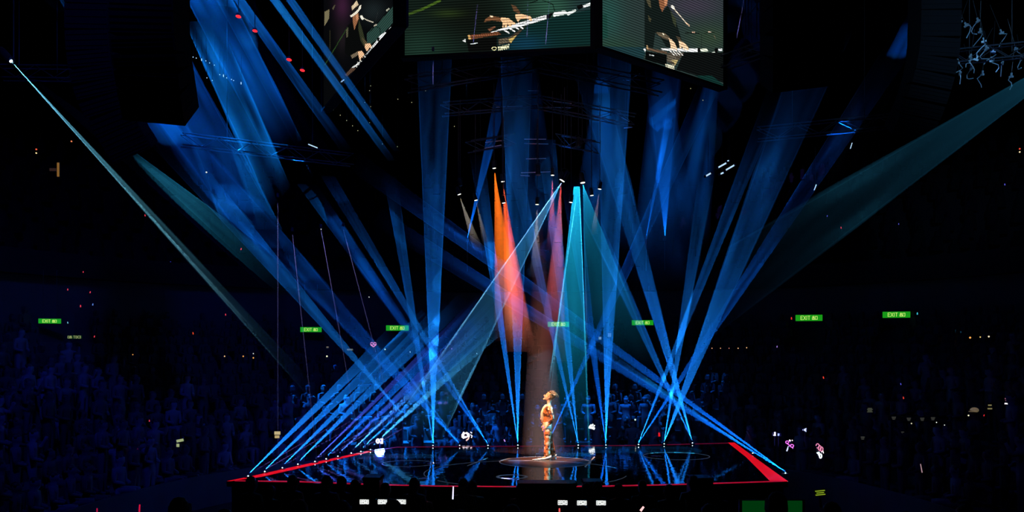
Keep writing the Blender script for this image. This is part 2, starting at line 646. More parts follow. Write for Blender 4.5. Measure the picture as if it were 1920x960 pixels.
# stage left edge: ten projectors, beams leaning right, each with a thin violet line
LEFT = [(466, 892.5, 738, 622), (497, 884, 800, 590), (530, 877, 838, 572), (559, 870, 870, 560), (591, 865, 900, 560), (612, 860, 925, 548),
        (634, 855, 940, 560), (659, 849, 950, 566), (677, 846, 960, 576), (695, 842.5, 965, 590)]
for i, (x, y, ex, ey) in enumerate(LEFT):
    p = fl(x, y + 3)
    t = laser_box(p, '%s laser projector from the front on the left red edge of the stage' % ORD[i], 'laser projectors on the left edge')
    yy = y - 3.6
    dx, dy = ex - x, ey - yy
    w = .032 if i != 4 else .02
    e = ((ex + dy * w, ey - dx * w), (ex - dy * w, ey + dx * w))
    br = [.60, .50, .46, .50, .30, .38, .34, .42, .38, .42][i]
    c = [SKY, SKY, SKY, SKY, (.06, .12, 1), BLUE, (.03, .14, 1), (.05, .30, 1), SKY, (.05, .45, 1)][i]
    beam(t, (x, yy), e, p.y, p.y + 4.5 + .3 * i, br, c, fade=.72, noise=.3, tail=.55, edge=1.2, thick=.06)
    if i not in (3, 6):
        ex2, ey2 = x + 205 + 6 * (i % 3), yy - 118 - 3 * i * .5
        if i > 6:
            ex2, ey2 = x + 75, yy - 44
        beam(t, (x, yy), ((ex2, ey2 - .5), (ex2, ey2 + .5)), p.y - .02, p.y + 3.2, .10, (.35, .2, .9), fade=.9, noise=0, tail=.1, edge=1, thick=.02, nu=9, nv=8)

# right front corner: long pairs to the upper left
for k, (x, y, es) in enumerate([(1472, 884, [((660, 322), (672, 284), .46, 23.5), ((700, 424), (712, 390), .46, 22.0)]), (1411, 846, [((1090, 640), (1098, 628), .30, 27.5)])]):
    p = fl(x, y + 6)
    t = laser_box(p, ['laser projector at the right front corner of the stage, long paired beams to the left', 'laser projector halfway along the right red edge of the stage'][k], 'laser projectors on the right edge')
    for e1, e2, br, Ye in es:
        beam(t, (x, y), (e1, e2), p.y - .03, Ye, br, BLUE if k == 0 else SKY, fade=.65, noise=.5, tail=.4)

# lasers on stands behind the stage and hung fans
def stand_light(px, py, Y, label, zfoot=None):
    P = at(px, py, Y) + Vector((0, .05, -.02))
    t = thing('stand_light', label, 'light', P)
    MB().box((0, .06, -.02), (.14, .12, .1)).obj('housing', BLACK, t)
    MB().lathe([(.001, 0), (.02, .004), (.02, .012), (.001, .016)], 10, Matrix.Rotation(PI / 2, 4, 'X')).obj('lens', BLACK, t)
    z0 = zfoot if zfoot is not None else max(0, 0)
    h = P.z - z0
    MB().tube([(0, .06, -.05), (0, .06, -h)], .02).obj('pole', BLACK, t)
    m_ = MB()
    for a in (0, 2.1, 4.2):
        m_.tube([(0, .06, -h + .5), (.3 * math.cos(a), .06 + .3 * math.sin(a), -h + .02)], .012)
    m_.obj('tripod', BLACK, t)
    return t


t = stand_light(754, 778, 29.0, 'stand light behind the left of the stage with a beam to the upper left')
beam(t, (754, 776), ((262, 250), (336, 250)), 28.9, 31.5, .24, (.01, .22, .9), fade=.35, noise=.5, tail=.45)


def hung_light(P, label, group=None, aim=None, lens=LENSW, r=.07, chain=2.2, cat='spotlight', name='hanging_spotlight', box=True):
    """par lamp: can, yoke, lens, hanging rod; P is the lens"""
    d = ((Vector(aim) if aim is not None else P + Vector((0, 0, -1))) - P).normalized()
    q = d.to_track_quat('Z', 'Y').to_matrix().to_4x4()
    t = thing(name, label, cat, P, None, group)
    q = q @ Matrix.Translation((0, 0, -.04))
    MB().lathe([(r * .7, -r * 4.2), (r * .9, -r * 3.6), (r, -r * 1.2), (r * 1.15, -.005), (r * 1.1, .0)], 12, q).obj('can', BLACK, t, smooth=True)
    MB().lathe([(r * .98, -.004), (r * .98, .006)], 12, q).obj('lens', lens, t)
    top = d * (-r * 2.2)
    m_ = MB()
    for sx in (-1, 1):
        m_.tube([top + Vector((sx * r * 1.25, 0, 0)), top + Vector((sx * r * 1.25, 0, r * 3)), top + Vector((0, 0, r * 3.4))], .009, 5)
    m_.obj('yoke', BLACK, t)
    MB().tube([top + Vector((0, 0, r * 3.3)), top + Vector((0, 0, r * 3.3 + chain))], .012, 5).obj('rod', BLACK, t)
    return t


# teal fans from the hanging lasers
P = at(1053, 341, 24.0)
t = hung_light(P, 'hanging laser head with a wide pale teal fan down to the left', None, aim=at(800, 760, 24))
beam(t, (1053, 342), ((719, 818), (822, 830)), 24.0, 24.0, .17, (.06, .46, .9), fade=.25, noise=.35, tail=.25, edge=1.4)
beam(t, (1053, 342), ((734, 796), (738, 799)), 24.1, 24.3, 1.0, (.2, .62, 1), fade=.55, noise=0, tail=.5, edge=1, thick=.03, nu=9)
beam(t, (1053, 342), ((823, 829), (826, 830)), 24.15, 24.2, .8, (.12, .55, 1), fade=.2, noise=0, tail=.2, edge=1, thick=.03, nu=9)
P = at(1086, 346, 23.2)
P = lamp_pos((1076, 350), (1087, 350), ((1016, 866), (1106, 866)), 24.7, 24.4)
t = hung_light(P, 'hanging laser head with a tall bright turquoise fan reaching the stage floor', None, aim=at(1070, 760, 23), lens=BLACK)
beam(t, (1076, 350), ((1016, 866), (1106, 866)), 24.7, 24.4, .42, (.01, .50, .85), fade=.75, noise=.25, tail=.62, edge=1.7, a2=(1087, 350))
beam(t, (1080, 372), ((1025, 735), (1029, 735)), 24.8, 24.6, .9, (.08, .62, 1), fade=.4, noise=0, tail=.3, edge=1, thick=.03, nu=9)
beam(t, (1086, 346), ((1104, 868), (1108, 868)), 24.85, 24.6, .45, (.05, .6, .95), fade=.4, noise=0, tail=.2, edge=1, thick=.03, nu=9)
beam(t, (1086, 346), ((1099, 700), (1102, 700)), 24.85, 24.65, .45, (.05, .6, .95), fade=.4, noise=0, tail=.3, edge=1, thick=.03, nu=9)
P = at(1093, 345, 25.6)
t = hung_light(P, 'hanging laser head just right of the turquoise fan with a dimmer teal fan', None, aim=at(1150, 760, 25))
beam(t, (1093, 345), ((1100, 700), (1238, 700)), 25.6, 25.6, .16, (.01, .40, .75), fade=.5, noise=.4, tail=.5, edge=2.2)

# narrow wedges rising behind the rig
for (a, e1, e2, Y, br, lb) in [((1247, 445), (1207, 120), (1283, 60), 36, .22, 'stand light in the far stands with a narrow wedge beam right of the turquoise fan'),
                               ((1212, 442), (1262, 130), (1283, 125), 37, .18, 'stand light in the far stands with a thin beam left of the narrow wedge'),
                               ((876, 447), (941, 110), (974, 110), 36, .34, 'stand light in the far stands left of the orange spotlights')]:
    x_, y_ = on_bowl(a[0], OT - .3)
    t = stand_light(a[0], a[1] + 1, y_, lb, zfoot=ZT + 2.4)
    beam(t, a, (e1, e2), y_ - .1, 30, br, BLUE, fade=.5, noise=.3, tail=.5, edge=1.8)

# wide smoky beams at the upper left, from moving heads above the frame
UL = [
    ((499, -10), (517, -10), (728, 302), (741, 300), 19.0, .32, (.01, .27, .95), .30, .10, 'two'),
    ((529, -10), (546, -10), (738, 284), (749, 283), 19.6, .24, (.01, .24, .9), .30, .10, ''),
    ((432, -10), (452, -10), (640, 285), (660, 278), 27.2, .24, (.006, .2, .95), .5, .5, ''),
    ((345, -10), (432, -10), (508, 300), (566, 262), 29.0, .20, (.002, .16, .95), 1.0, .45, ''),
    ((345, 40), (412, 40), (506, 395), (545, 350), 30.5, .36, (.004, .22, .95), .9, .35, ''),
    ((295, 100), (350, 100), (420, 430), (530, 430), 29.8, .17, (.003, .15, .9), .6, .5, ''),
    ((400, -10), (470, -10), (585, 330), (640, 330), 31.5, .17, (.001, .11, .8), .8, .6, ''),
    ((105, -10), (160, -10), (330, 330), (400, 330), 32.5, .10, (.002, .12, .8), .7, .5, ''),
    ((240, 150), (290, 170), (470, 470), (560, 470), 33.0, .14, (.001, .10, .8), .6, .6, ''),
]
names = ['narrow bright blue beam falling from upper left past the left video screen', 'narrow blue beam beside the left video screen, right of its twin',
         'short smoky blue beam falling between the pairs of red lamps', 'wide smoky blue beam falling just right of the left front speaker column',
         'brightest cloudy blue beam behind the left front speaker column', 'broad blue beam below the left front speaker column',
         'dim wide blue beam between the bright cloudy beam and the red lamps', 'faint blue beam falling behind the leftmost speaker column', 'faint blue beam below both left speaker columns']
for i, (a, a2, e1, e2, Y, br, c, nz, tl, _) in enumerate(UL):
    A_, E_ = at((a[0] + a2[0]) / 2, (a[1] + a2[1]) / 2, Y), at((e1[0] + e2[0]) / 2, (e1[1] + e2[1]) / 2, Y + .8)
    P = lamp_pos(a, a2, (e1, e2), Y, Y + .8)
    t = hung_light(P, 'unseen lamp with a ' + names[i], 'moving heads over the left of the hall', aim=E_, r=.12, chain=1.0, name='moving_head_light', cat='light')
    beam(t, a, (e1, e2), Y, Y + .8, br, c, fade=.5, noise=nz, tail=max(.3, tl), a2=a2, edge=1.1, thick=.2, nu=17, nv=34, head=0 if i != 4 else .3)

# soft haze sheets and unseen lamps added for smoke glow, middle and right
UR = [
    ((1118, 150), (1150, 150), (1060, 480), (1200, 480), 30.0, .22, (.003, .17, .95), 1.0, 'dim smoky beam behind the turquoise fan'),
    ((1330, 120), (1350, 120), (1225, 470), (1330, 470), 31.5, .13, (.003, .16, .9), 1.0, 'dim smoky beam under the right video screen'),
    ((960, 130), (1010, 130), (930, 520), (1060, 520), 32.0, .08, (.003, .18, .95), .9, 'dim smoky beam behind the orange spotlights'),
    ((1225, 110), (1250, 110), (1175, 560), (1330, 560), 32.6, .10, (.003, .16, .9), 1.0, 'faint smoky beam under the left border of the right video screen'),
    ((1760, -90), (1800, -90), (1500, 420), (1560, 420), 31.0, .04, (.002, .1, .8), .5, 'very faint blue beam by the right rear speaker column'),
]
for i, (a, a2, e1, e2, Y, br, c, nz, lb) in enumerate(UR):
    A_, E_ = at((a[0] + a2[0]) / 2, (a[1] + a2[1]) / 2, Y), at((e1[0] + e2[0]) / 2, (e1[1] + e2[1]) / 2, Y + .8)
    P = lamp_pos(a, a2, (e1, e2), Y, Y + .8)
    t = hung_light(P, 'unseen lamp with a ' + lb, 'unseen haze lamps over the middle of the hall', aim=E_, r=.12, chain=1.5, name='moving_head_light', cat='light', lens=BLACK)
    beam(t, a, (e1, e2), Y, Y + .8, br, c, fade=.5, noise=nz, tail=.45, head=.5, a2=a2, edge=1.0, thick=.2, nu=17, nv=34, softu=.9)

# the two follow spots from the sides
P = at(22, 116, 27.0)
t = thing('follow_spot', 'follow spot high on the left with a sharp pale teal beam crossing to the stage', 'spotlight', P)
q = (at(600, 745, 25) - P).to_track_quat('Z', 'Y').to_matrix().to_4x4()
q = q @ Matrix.Translation((0, 0, -.04))
MB().lathe([(.10, -.55), (.12, -.4), (.12, -.02), (.14, 0)], 14, q).obj('can', BLACK, t, smooth=True)
MB().lathe([(.045, -.004), (.045, .012)], 12, q).obj('lens', glow('follow_spot_lens', (235, 250, 255), 9), t)
MB().tube([(0, .1, 0), (0, .1, 3)], .02).obj('rod', BLACK, t)
beam(t, (22, 116), ((597, 765), (607, 738)), 27.0, 25.0, .34, (.16, .62, .85), fade=.35, noise=.35, tail=.45, edge=1.0)
beam(t, (22, 116), ((600, 768), (603, 766)), 27.05, 25.05, .40, (.22, .68, .9), fade=.35, noise=0, tail=.45, edge=1, thick=.03, nu=9)
beam(t, (22, 116), ((520, 560), (560, 510)), 27.1, 25.6, .08, (.03, .30, .5), fade=.3, noise=.4, tail=.5, edge=1.3)
beam(t, (240, 285), ((470, 500), (500, 480)), 26.2, 25.9, .10, (.02, .28, .5), fade=.3, noise=.4, tail=.5, edge=1.3, a2=(262, 298), head=.15)
P = at(2114, 36, 19.0)
t = thing('follow_spot', 'follow spot far on the right with a faint teal beam coming down to the left', 'spotlight', P)
q = (at(1330, 560, 24) - P).to_track_quat('Z', 'Y').to_matrix().to_4x4()
q = q @ Matrix.Translation((0, 0, -.04))
MB().lathe([(.10, -.55), (.12, -.4), (.12, -.02), (.14, 0)], 14, q).obj('can', BLACK, t, smooth=True)
MB().lathe([(.045, -.004), (.045, .012)], 12, q).obj('lens', glow('follow_spot_lens', (235, 250, 255), 9), t)
MB().tube([(0, .1, 0), (0, .1, 3)], .02).obj('rod', BLACK, t)
beam(t, (2114, 36), ((1330, 482), (1300, 660)), 19.0, 22.0, .062, (.05, .45, .8), fade=.15, noise=.3, tail=.45, edge=1.6)

# vertical thin violet laser lines
for i, (x0, y0, Y0, x1, y1, Y1, br) in enumerate([(521, 372, 24, 521, 904, 18.75, .13), (548, 436, 24, 599, 904, 18.8, .13), (602, 430, 25, 688, 907, 18.7, .13), (643, 427, 26, 762, 877, 21.5, .13),
                                          (1396, -6, 24.0, 1381, 72, 24.0, .5), (897, -6, 21.5, 887, 83, 21.3, .6), (990, -6, 21.5, 988, 70, 21.3, .8), (1031, -6, 21.5, 1023, 84, 21.3, .9), (812, 98, 22.4, 812, 160, 22.4, .7)]):
    P = at(x0, y0 - 2, Y0)
    t = thing('line_laser', ['thin violet laser line falling vertically left of the stage', 'second thin violet laser line from the left', 'third thin violet laser line from the left', 'fourth thin violet laser line from the left',
                             'short blue laser line beside the right border of the right video screen', 'thin blue laser line on the left of the middle video screen', 'thin blue laser line on the right of the middle video screen', 'slanted blue laser line at the right of the middle video screen', 'short vertical blue laser line just below the middle video screen'][i], 'laser', P)
    MB().box((0, 0, .06), (.06, .06, .1)).obj('housing', BLACK, t)
    MB().lathe([(.008, 0), (.008, .01)], 8).obj('aperture', LENSW if 0 else BLACK, t)
    beam(t, (x0, y0), ((x1 - .55, y1), (x1 + .55, y1)), Y0, Y1, br, (.35, .32, 1), fade=.2, noise=0, tail=.03, edge=1, thick=.03, nu=9, nv=8)

# ------------------------------------------------------------------ hanging warm and white spotlights
WARM = [  # x, y, depth, colour of the light, far centre, far width, brightness, lens
    (862, 367, 25, (1, .9, .75), (897, 470), 22, .10, 'leftmost small white hanging spotlight, dim grey cone'),
    (893, 378, 25, (1, .9, .8), (912, 462), 14, .06, 'white hanging spotlight second from the left'),
    (864, 351, 25, None, (880, 440), 0, 0, 'unlit looking small spotlight above the leftmost white one'),
    (927, 318, 25.5, (1, .17, .01), (958, 640), 62, .70, 'highest hanging spotlight, bright orange beam'),
    (943, 343, 25.2, (1, .10, .01), (976, 660), 60, .55, 'hanging spotlight with a red orange beam below the highest one'),
    (945, 383, 25.0, (1, .13, .05), (980, 650), 48, .28, 'lowest hanging spotlight of the orange group'),
    (1007, 386, 25, (1, .85, .7), (1004, 520), 24, .10, 'white hanging spotlight in the middle with a dim cone'),
    (1052, 339, 25.4, (1, .16, .16), (1034, 680), 56, .34, 'hanging spotlight with a pink red beam left of the turquoise fan'),
    (1070, 382, 24.6, None, (1060, 460), 0, 0, 'white hanging spotlight tilted left beside the turquoise fan'),
    (1110, 369, 25, None, (1120, 460), 0, 0, 'white hanging spotlight below and right of the turquoise fan top'),
    (1124, 357, 25.3, (1, .85, .7), (1112, 440), 14, .06, 'rightmost small white hanging spotlight'),
    (1036, 331, 25.8, (1, .2, .3), (1034, 470), 22, .22, 'small pink spotlight up and left of the turquoise fan'),
]
for (x, y, Y, c, far, w, br, lb) in WARM:
    P = at(x, y, Y)
    aim = at(far[0], far[1], Y)
    t = hung_light(P, lb, 'small spotlights hanging over the stage', aim=aim, r=.05, lens=LENSW if y != 351 else mat('dim_lens', (.2, .2, .2), .3))
    if c:
        beam(t, (x, y + 1), ((far[0] - w / 2, far[1]), (far[0] + w / 2, far[1])), Y, Y, br, c, fade=.5, noise=.2, tail=.7, round_=True, nu=15, nv=18, spot_mul=1.0)
# brownish red column above the singer, from an overhead lamp
P = lamp_pos((1006, 380), (1014, 380), ((976, 862), (1062, 862)), 24.4, 23.6)
t = hung_light(P, 'overhead lamp whose dim red brown column of light ends on the singer', 'small spotlights hanging over the stage', aim=(.75, 23.1, 1.5), lens=mat('dim_lens', (.2, .2, .2), .3))
beam(t, (1006, 380), ((976, 862), (1062, 862)), 24.4, 23.6, .042, (1, .22, .15), fade=.1, noise=.3, tail=.02, a2=(1014, 380), round_=False, edge=.9, head=.5, thick=.14, softu=.95)

# ------------------------------------------------------------------ video screens
def poly_mask(P, X, Y):
    inside = np.zeros(X.shape, bool)
    n = len(P)
    for i in range(n):
        x1, y1 = P[i]
        x2, y2 = P[(i + 1) % n]
        if y1 == y2:
            continue
        c = ((y1 > Y) != (y2 > Y)) & (X < (x2 - x1) * (Y - y1) / (y2 - y1) + x1)
        inside ^= c
    return inside


def line_mask(a, b, w, X, Y):
    ax, ay = a
    bx, by = b
    dx, dy = bx - ax, by - ay
    t = np.clip(((X - ax) * dx + (Y - ay) * dy) / (dx * dx + dy * dy), 0, 1)
    return np.hypot(X - ax - t * dx, Y - ay - t * dy) < w / 2


GLYPH = {'Y': [((0, 0), (.5, .5)), ((1, 0), (.5, .5)), ((.5, .5), (.5, 1))], 'A': [((0, 1), (.5, 0)), ((.5, 0), (1, 1)), ((.25, .6), (.75, .6))],
         'M': [((0, 1), (0, 0)), ((0, 0), (.5, .7)), ((.5, .7), (1, 0)), ((1, 0), (1, 1))], 'H': [((0, 0), (0, 1)), ((1, 0), (1, 1)), ((0, .5), (1, .5))],
         'E': [((0, 0), (0, 1)), ((0, 0), (1, 0)), ((0, .5), (.8, .5)), ((0, 1), (1, 1))], 'X': [((0, 0), (1, 1)), ((1, 0), (0, 1))],
         'I': [((.5, 0), (.5, 1))], 'T': [((0, 0), (1, 0)), ((.5, 0), (.5, 1))],
         '出': [((.5, 0), (.5, .95)), ((.15, .12), (.15, .45)), ((.85, .12), (.85, .45)), ((.15, .45), (.85, .45)), ((0, .58), (0, .95)), ((1, .58), (1, .95)), ((0, .95), (1, .95))],
         '口': [((.05, .1), (.05, .95)), ((.95, .1), (.95, .95)), ((.05, .1), (.95, .1)), ((.05, .95), (.95, .95))]}


def draw_text(img, X, Y, s, p0, p1, h, w, col):
    """letters as strokes from p0 to p1 (baseline top corners)"""
    n = len(s)
    for i, ch in enumerate(s):
        q0 = (p0[0] + (p1[0] - p0[0]) * i / n, p0[1] + (p1[1] - p0[1]) * i / n)
        ux, uy = (p1[0] - p0[0]) / n * .74, (p1[1] - p0[1]) / n * .74
        for (a, b_), (c, d) in GLYPH[ch]:
            A = (q0[0] + ux * a - .08 * h * b_, q0[1] + uy * a + h * b_)
            B = (q0[0] + ux * c - .08 * h * d, q0[1] + uy * c + h * d)
            img[line_mask(A, B, w, X, Y)] = col


def scr_mat():
    m = bpy.data.materials.new('led_screen')
    m.use_nodes = True
    nt = m.node_tree
    nt.nodes.clear()
    o = nt.nodes.new('ShaderNodeOutputMaterial')
    e = nt.nodes.new('ShaderNodeEmission')
    a = nt.nodes.new('ShaderNodeAttribute')
    a.attribute_name = 'picture'
    tc = nt.nodes.new('ShaderNodeTexCoord')
    sp = nt.nodes.new('ShaderNodeSeparateXYZ')
    nt.links.new(tc.outputs['Object'], sp.inputs[0])
    m1 = nt.nodes.new('ShaderNodeMath')
    m1.operation = 'MULTIPLY'
    m1.inputs[1].default_value = 1 / .0665
    nt.links.new(sp.outputs[2], m1.inputs[0])
    m2 = nt.nodes.new('ShaderNodeMath')
    m2.operation = 'PINGPONG'
    m2.inputs[1].default_value = .5
    nt.links.new(m1.outputs[0], m2.inputs[0])
    m3 = nt.nodes.new('ShaderNodeMapRange')
    m3.inputs['From Min'].default_value = .06
    m3.inputs['From Max'].default_value = .22
    m3.inputs['To Min'].default_value = .22
    m3.inputs['To Max'].default_value = 1.45
    nt.links.new(m2.outputs[0], m3.inputs[0])
    nt.links.new(a.outputs['Color'], e.inputs['Color'])
    nt.links.new(m3.outputs[0], e.inputs['Strength'])
    nt.links.new(e.outputs[0], o.inputs['Surface'])
    return m


SCRM = scr_mat()


def video_screen(P0, P1, ztop, draw, label, nx, step_px=1.0):
    """P0, P1: bottom corners; the picture is a grid of coloured cells"""
    t = thing('video_screen', label, 'video screen', (P0 + P1) / 2)
    c = (P0 + P1) / 2
    H = ztop - P0.z
    nz = max(8, int(H / (P1 - P0).length * nx))
    S, Z = np.meshgrid(np.linspace(0, 1, nx + 1), np.linspace(0, 1, nz + 1))
    XX = P0.x + (P1.x - P0.x) * S
    YY = P0.y + (P1.y - P0.y) * S
    ZZ = P0.z + H * Z
    fx = (S[:-1, :-1] + S[1:, 1:]) / 2
    fz = (Z[:-1, :-1] + Z[1:, 1:]) / 2
    cx, cy, cz = P0.x + (P1.x - P0.x) * fx, P0.y + (P1.y - P0.y) * fx, P0.z + H * fz
    U, V = cx / cy * F + 960, HZ - (cz - CZ) / cy * F
    img = draw(U, V)
    verts = np.stack([XX - c.x, YY - c.y, ZZ - c.z], -1).reshape(-1, 3)
    idx = np.arange((nx + 1) * (nz + 1)).reshape(nz + 1, nx + 1)
    quads = np.stack([idx[:-1, :-1], idx[:-1, 1:], idx[1:, 1:], idx[1:, :-1]], -1).reshape(-1, 4)
    me = bpy.data.meshes.new('display')
    me.vertices.add(len(verts))
    me.vertices.foreach_set('co', verts.ravel())
    me.loops.add(quads.size)
    me.loops.foreach_set('vertex_index', quads.ravel().astype(np.int32))
    me.polygons.add(len(quads))
    me.polygons.foreach_set('loop_start', (np.arange(len(quads)) * 4).astype(np.int32))
    me.update(calc_edges=True)
    at_ = me.color_attributes.new('picture', 'FLOAT_COLOR', 'CORNER')
    lin = np.where(img <= .04045, img / 12.92, ((img + .055) / 1.055) ** 2.4).reshape(-1, 3)
    rgba = np.concatenate([np.repeat(lin, 4, 0), np.ones((len(lin) * 4, 1))], 1)
    at_.data.foreach_set('color', rgba.astype(np.float32).ravel())
    me.materials.append(SCRM)
    link('display', me, t)
    d = (P1 - P0).normalized()
    nrm = Vector((d.y, -d.x, 0))
    if nrm.y > 0:
        nrm = -nrm
    M = Matrix(((d.x, -nrm.x, 0), (d.y, -nrm.y, 0), (0, 0, 1)))
    W = (P1 - P0).length
    mid = M @ Vector((0, .16, 0)) + Vector((0, 0, H / 2))
    MB().box(mid, (W + .1, .28, H), M).obj('cabinet', BLACK, t)
    for s_ in (-1, 1):
        MB().box(M @ Vector((s_ * (W / 2 + .05), .08, 0)) + Vector((0, 0, H / 2)), (.1, .3, H + .1), M).obj('frame', PITCH, t)
    MB().box(M @ Vector((0, .08, 0)) + Vector((0, 0, -.04)), (W + .2, .3, .07), M).obj('frame', PITCH, t)
    for s_ in (-.7, .7):
        MB().tube([M @ Vector((s_ * W / 2, .2, 0)) + Vector((0, 0, H)), M @ Vector((s_ * W / 2, .2, 0)) + Vector((0, 0, 23.9 - c.z))], .03).obj('cable', BLACK, t)
    return t


C = lambda r, g, b: np.array((r, g, b)) / 255.0


def soft(img, U, V, c, r, col, k):
    w = np.exp(-(((U - c[0]) / r[0]) ** 2 + ((V - c[1]) / r[1]) ** 2))[..., None] * k
    img[:] = img * (1 - w) + col * w


def draw_mid(U, V):
    Z = lambda pts: [(755 + x / 5.333, y / 5.333) for x, y in pts]
    img = np.ones(U.shape + (3,)) * C(16, 26, 21)
    soft(img, U, V, (790, 90), (60, 40), C(26, 50, 40), .8)
    soft(img, U, V, (880, 30), (60, 40), C(12, 15, 11), .8)
    soft(img, U, V, (1035, 12), (60, 32), C(44, 82, 66), .9)
    soft(img, U, V, (1095, 20), (30, 40), C(30, 48, 52), .8)
    fill = lambda pts, col: img.__setitem__(poly_mask(Z(pts), U, V), col)
    ln = lambda a, b, w, col: img.__setitem__(line_mask(*Z([a, b]), w / 5.333, U, V), col)
    ln((40, 150), (200, 90), 26, C(52, 74, 26))
    ln((200, 90), (370, 8), 24, C(62, 88, 28))
    soft(img, U, V, (840, 25), (30, 8), C(44, 62, 24), .6)
    fill([(1240, 262), (1440, 192), (1880, 95), (1880, 455), (1060, 498), (1090, 430)], C(12, 38, 36))
    soft(img, U, V, (985, 82), (40, 18), C(14, 52, 76), .8)
    fill([(640, 400), (940, 370), (945, 500), (660, 520)], C(9, 10, 9))
    fill([(955, 390), (1070, 370), (1170, 300), (1230, 258), (1080, 430), (960, 445)], C(62, 52, 42))
    for k in range(4):
        ln((965, 400 + k * 14), (1090, 370 + k * 12), 4, C(120, 110, 90))
    fill([(1058, 395), (1140, 350), (1082, 432)], C(190, 160, 88))
    fill([(648, 352), (960, 318), (982, 345), (670, 395)], C(98, 58, 38))
    for k in range(12):
        ln((700 + k * 22, 352 - k * 2.5), (706 + k * 22, 372 - k * 2.5), 5, C(150, 90, 60))
    fill([(650, 350), (672, 346), (682, 392), (660, 396)], C(190, 150, 90))
    fill([(595, 405), (630, 390), (632, 425)], C(235, 240, 235))
    ln((682, 440), (745, 431), 7, C(220, 230, 230))
    fill([(880, 322), (1150, 232), (1440, 148), (1442, 188), (1210, 258), (1000, 302), (890, 324)], C(238, 240, 240))
    for k in range(16):
        x = 1160 + k * 18
        ln((x, 252 - k * 5.6), (x + 12, 238 - k * 5.4), 6, C(60, 60, 60))
    for a, b in [((1000, 290), (1062, 330)), ((1060, 278), (1120, 314)), ((1112, 262), (1160, 292)), ((1158, 246), (1200, 286))]:
        ln(a, b, 13, C(240, 240, 238))
    fill([(1490, 130), (1620, 104), (1642, 124), (1730, 94), (1736, 110), (1652, 156), (1640, 142), (1510, 166)], C(225, 235, 228))
    fill([(1800, 56), (1875, 26), (1875, 56), (1800, 82)], C(232, 240, 238))
    fill([(1440, 150), (1488, 128), (1512, 130), (1470, 182), (1440, 190)], C(8, 10, 10))
    fill([(1738, 62), (1790, 40), (1812, 72), (1760, 100)], C(8, 10, 10))
    ln((1265, 32), (1350, 5), 8, C(8, 10, 9))
    ln((1400, 5), (1500, 40), 7, C(10, 12, 10))
    ln((1500, 40), (1520, 110), 7, C(10, 12, 10))
    fill([(1085, 45), (1130, 60), (1175, 120), (1165, 140), (1110, 110)], C(88, 62, 42))
    fill([(830, 188), (880, 158), (985, 176), (980, 216), (890, 206), (815, 220)], C(112, 74, 48))
    fill([(868, 152), (905, 160), (900, 176), (880, 170)], C(228, 205, 170))
    sk, sk2 = C(232, 184, 138), C(205, 140, 96)
    fill([(985, 172), (1060, 183), (1132, 236), (1112, 252), (1084, 236), (1090, 266), (1064, 264), (1048, 234), (1042, 274), (1020, 272), (1015, 232), (1006, 278), (996, 270), (1000, 224), (978, 200)], sk)
    for a, b in [((1015, 225), (1010, 200)), ((1048, 228), (1040, 205)), ((1080, 232), (1066, 208))]:
        ln(a, b, 4, sk2)
    fill([(1128, 146), (1180, 138), (1240, 154), (1276, 160), (1298, 196), (1282, 212), (1255, 190), (1230, 188), (1190, 186), (1165, 200), (1156, 222), (1140, 196), (1124, 166)], sk)
    for a, b in [((1180, 180), (1215, 172)), ((1225, 184), (1250, 172))]:
        ln(a, b, 4, sk2)
    fill([(850, 290), (920, 262), (930, 272), (870, 315)], C(110, 70, 50))
    draw_text(img, U, V, 'YAMAH', (755 + 955 / 5.333, 468 / 5.333), (755 + 1068 / 5.333, 444 / 5.333), 7.2, 1.5, C(236, 232, 188))
    for t_ in range(12):
        a0, a1 = t_ * PI / 6, (t_ + 1) * PI / 6
        img[line_mask((926.5 + 4.2 * math.cos(a0), 91 + 3 * math.sin(a0)), (926.5 + 4.2 * math.cos(a1), 91 + 3 * math.sin(a1)), 1.1, U, V)] = C(220, 214, 160)
    return img


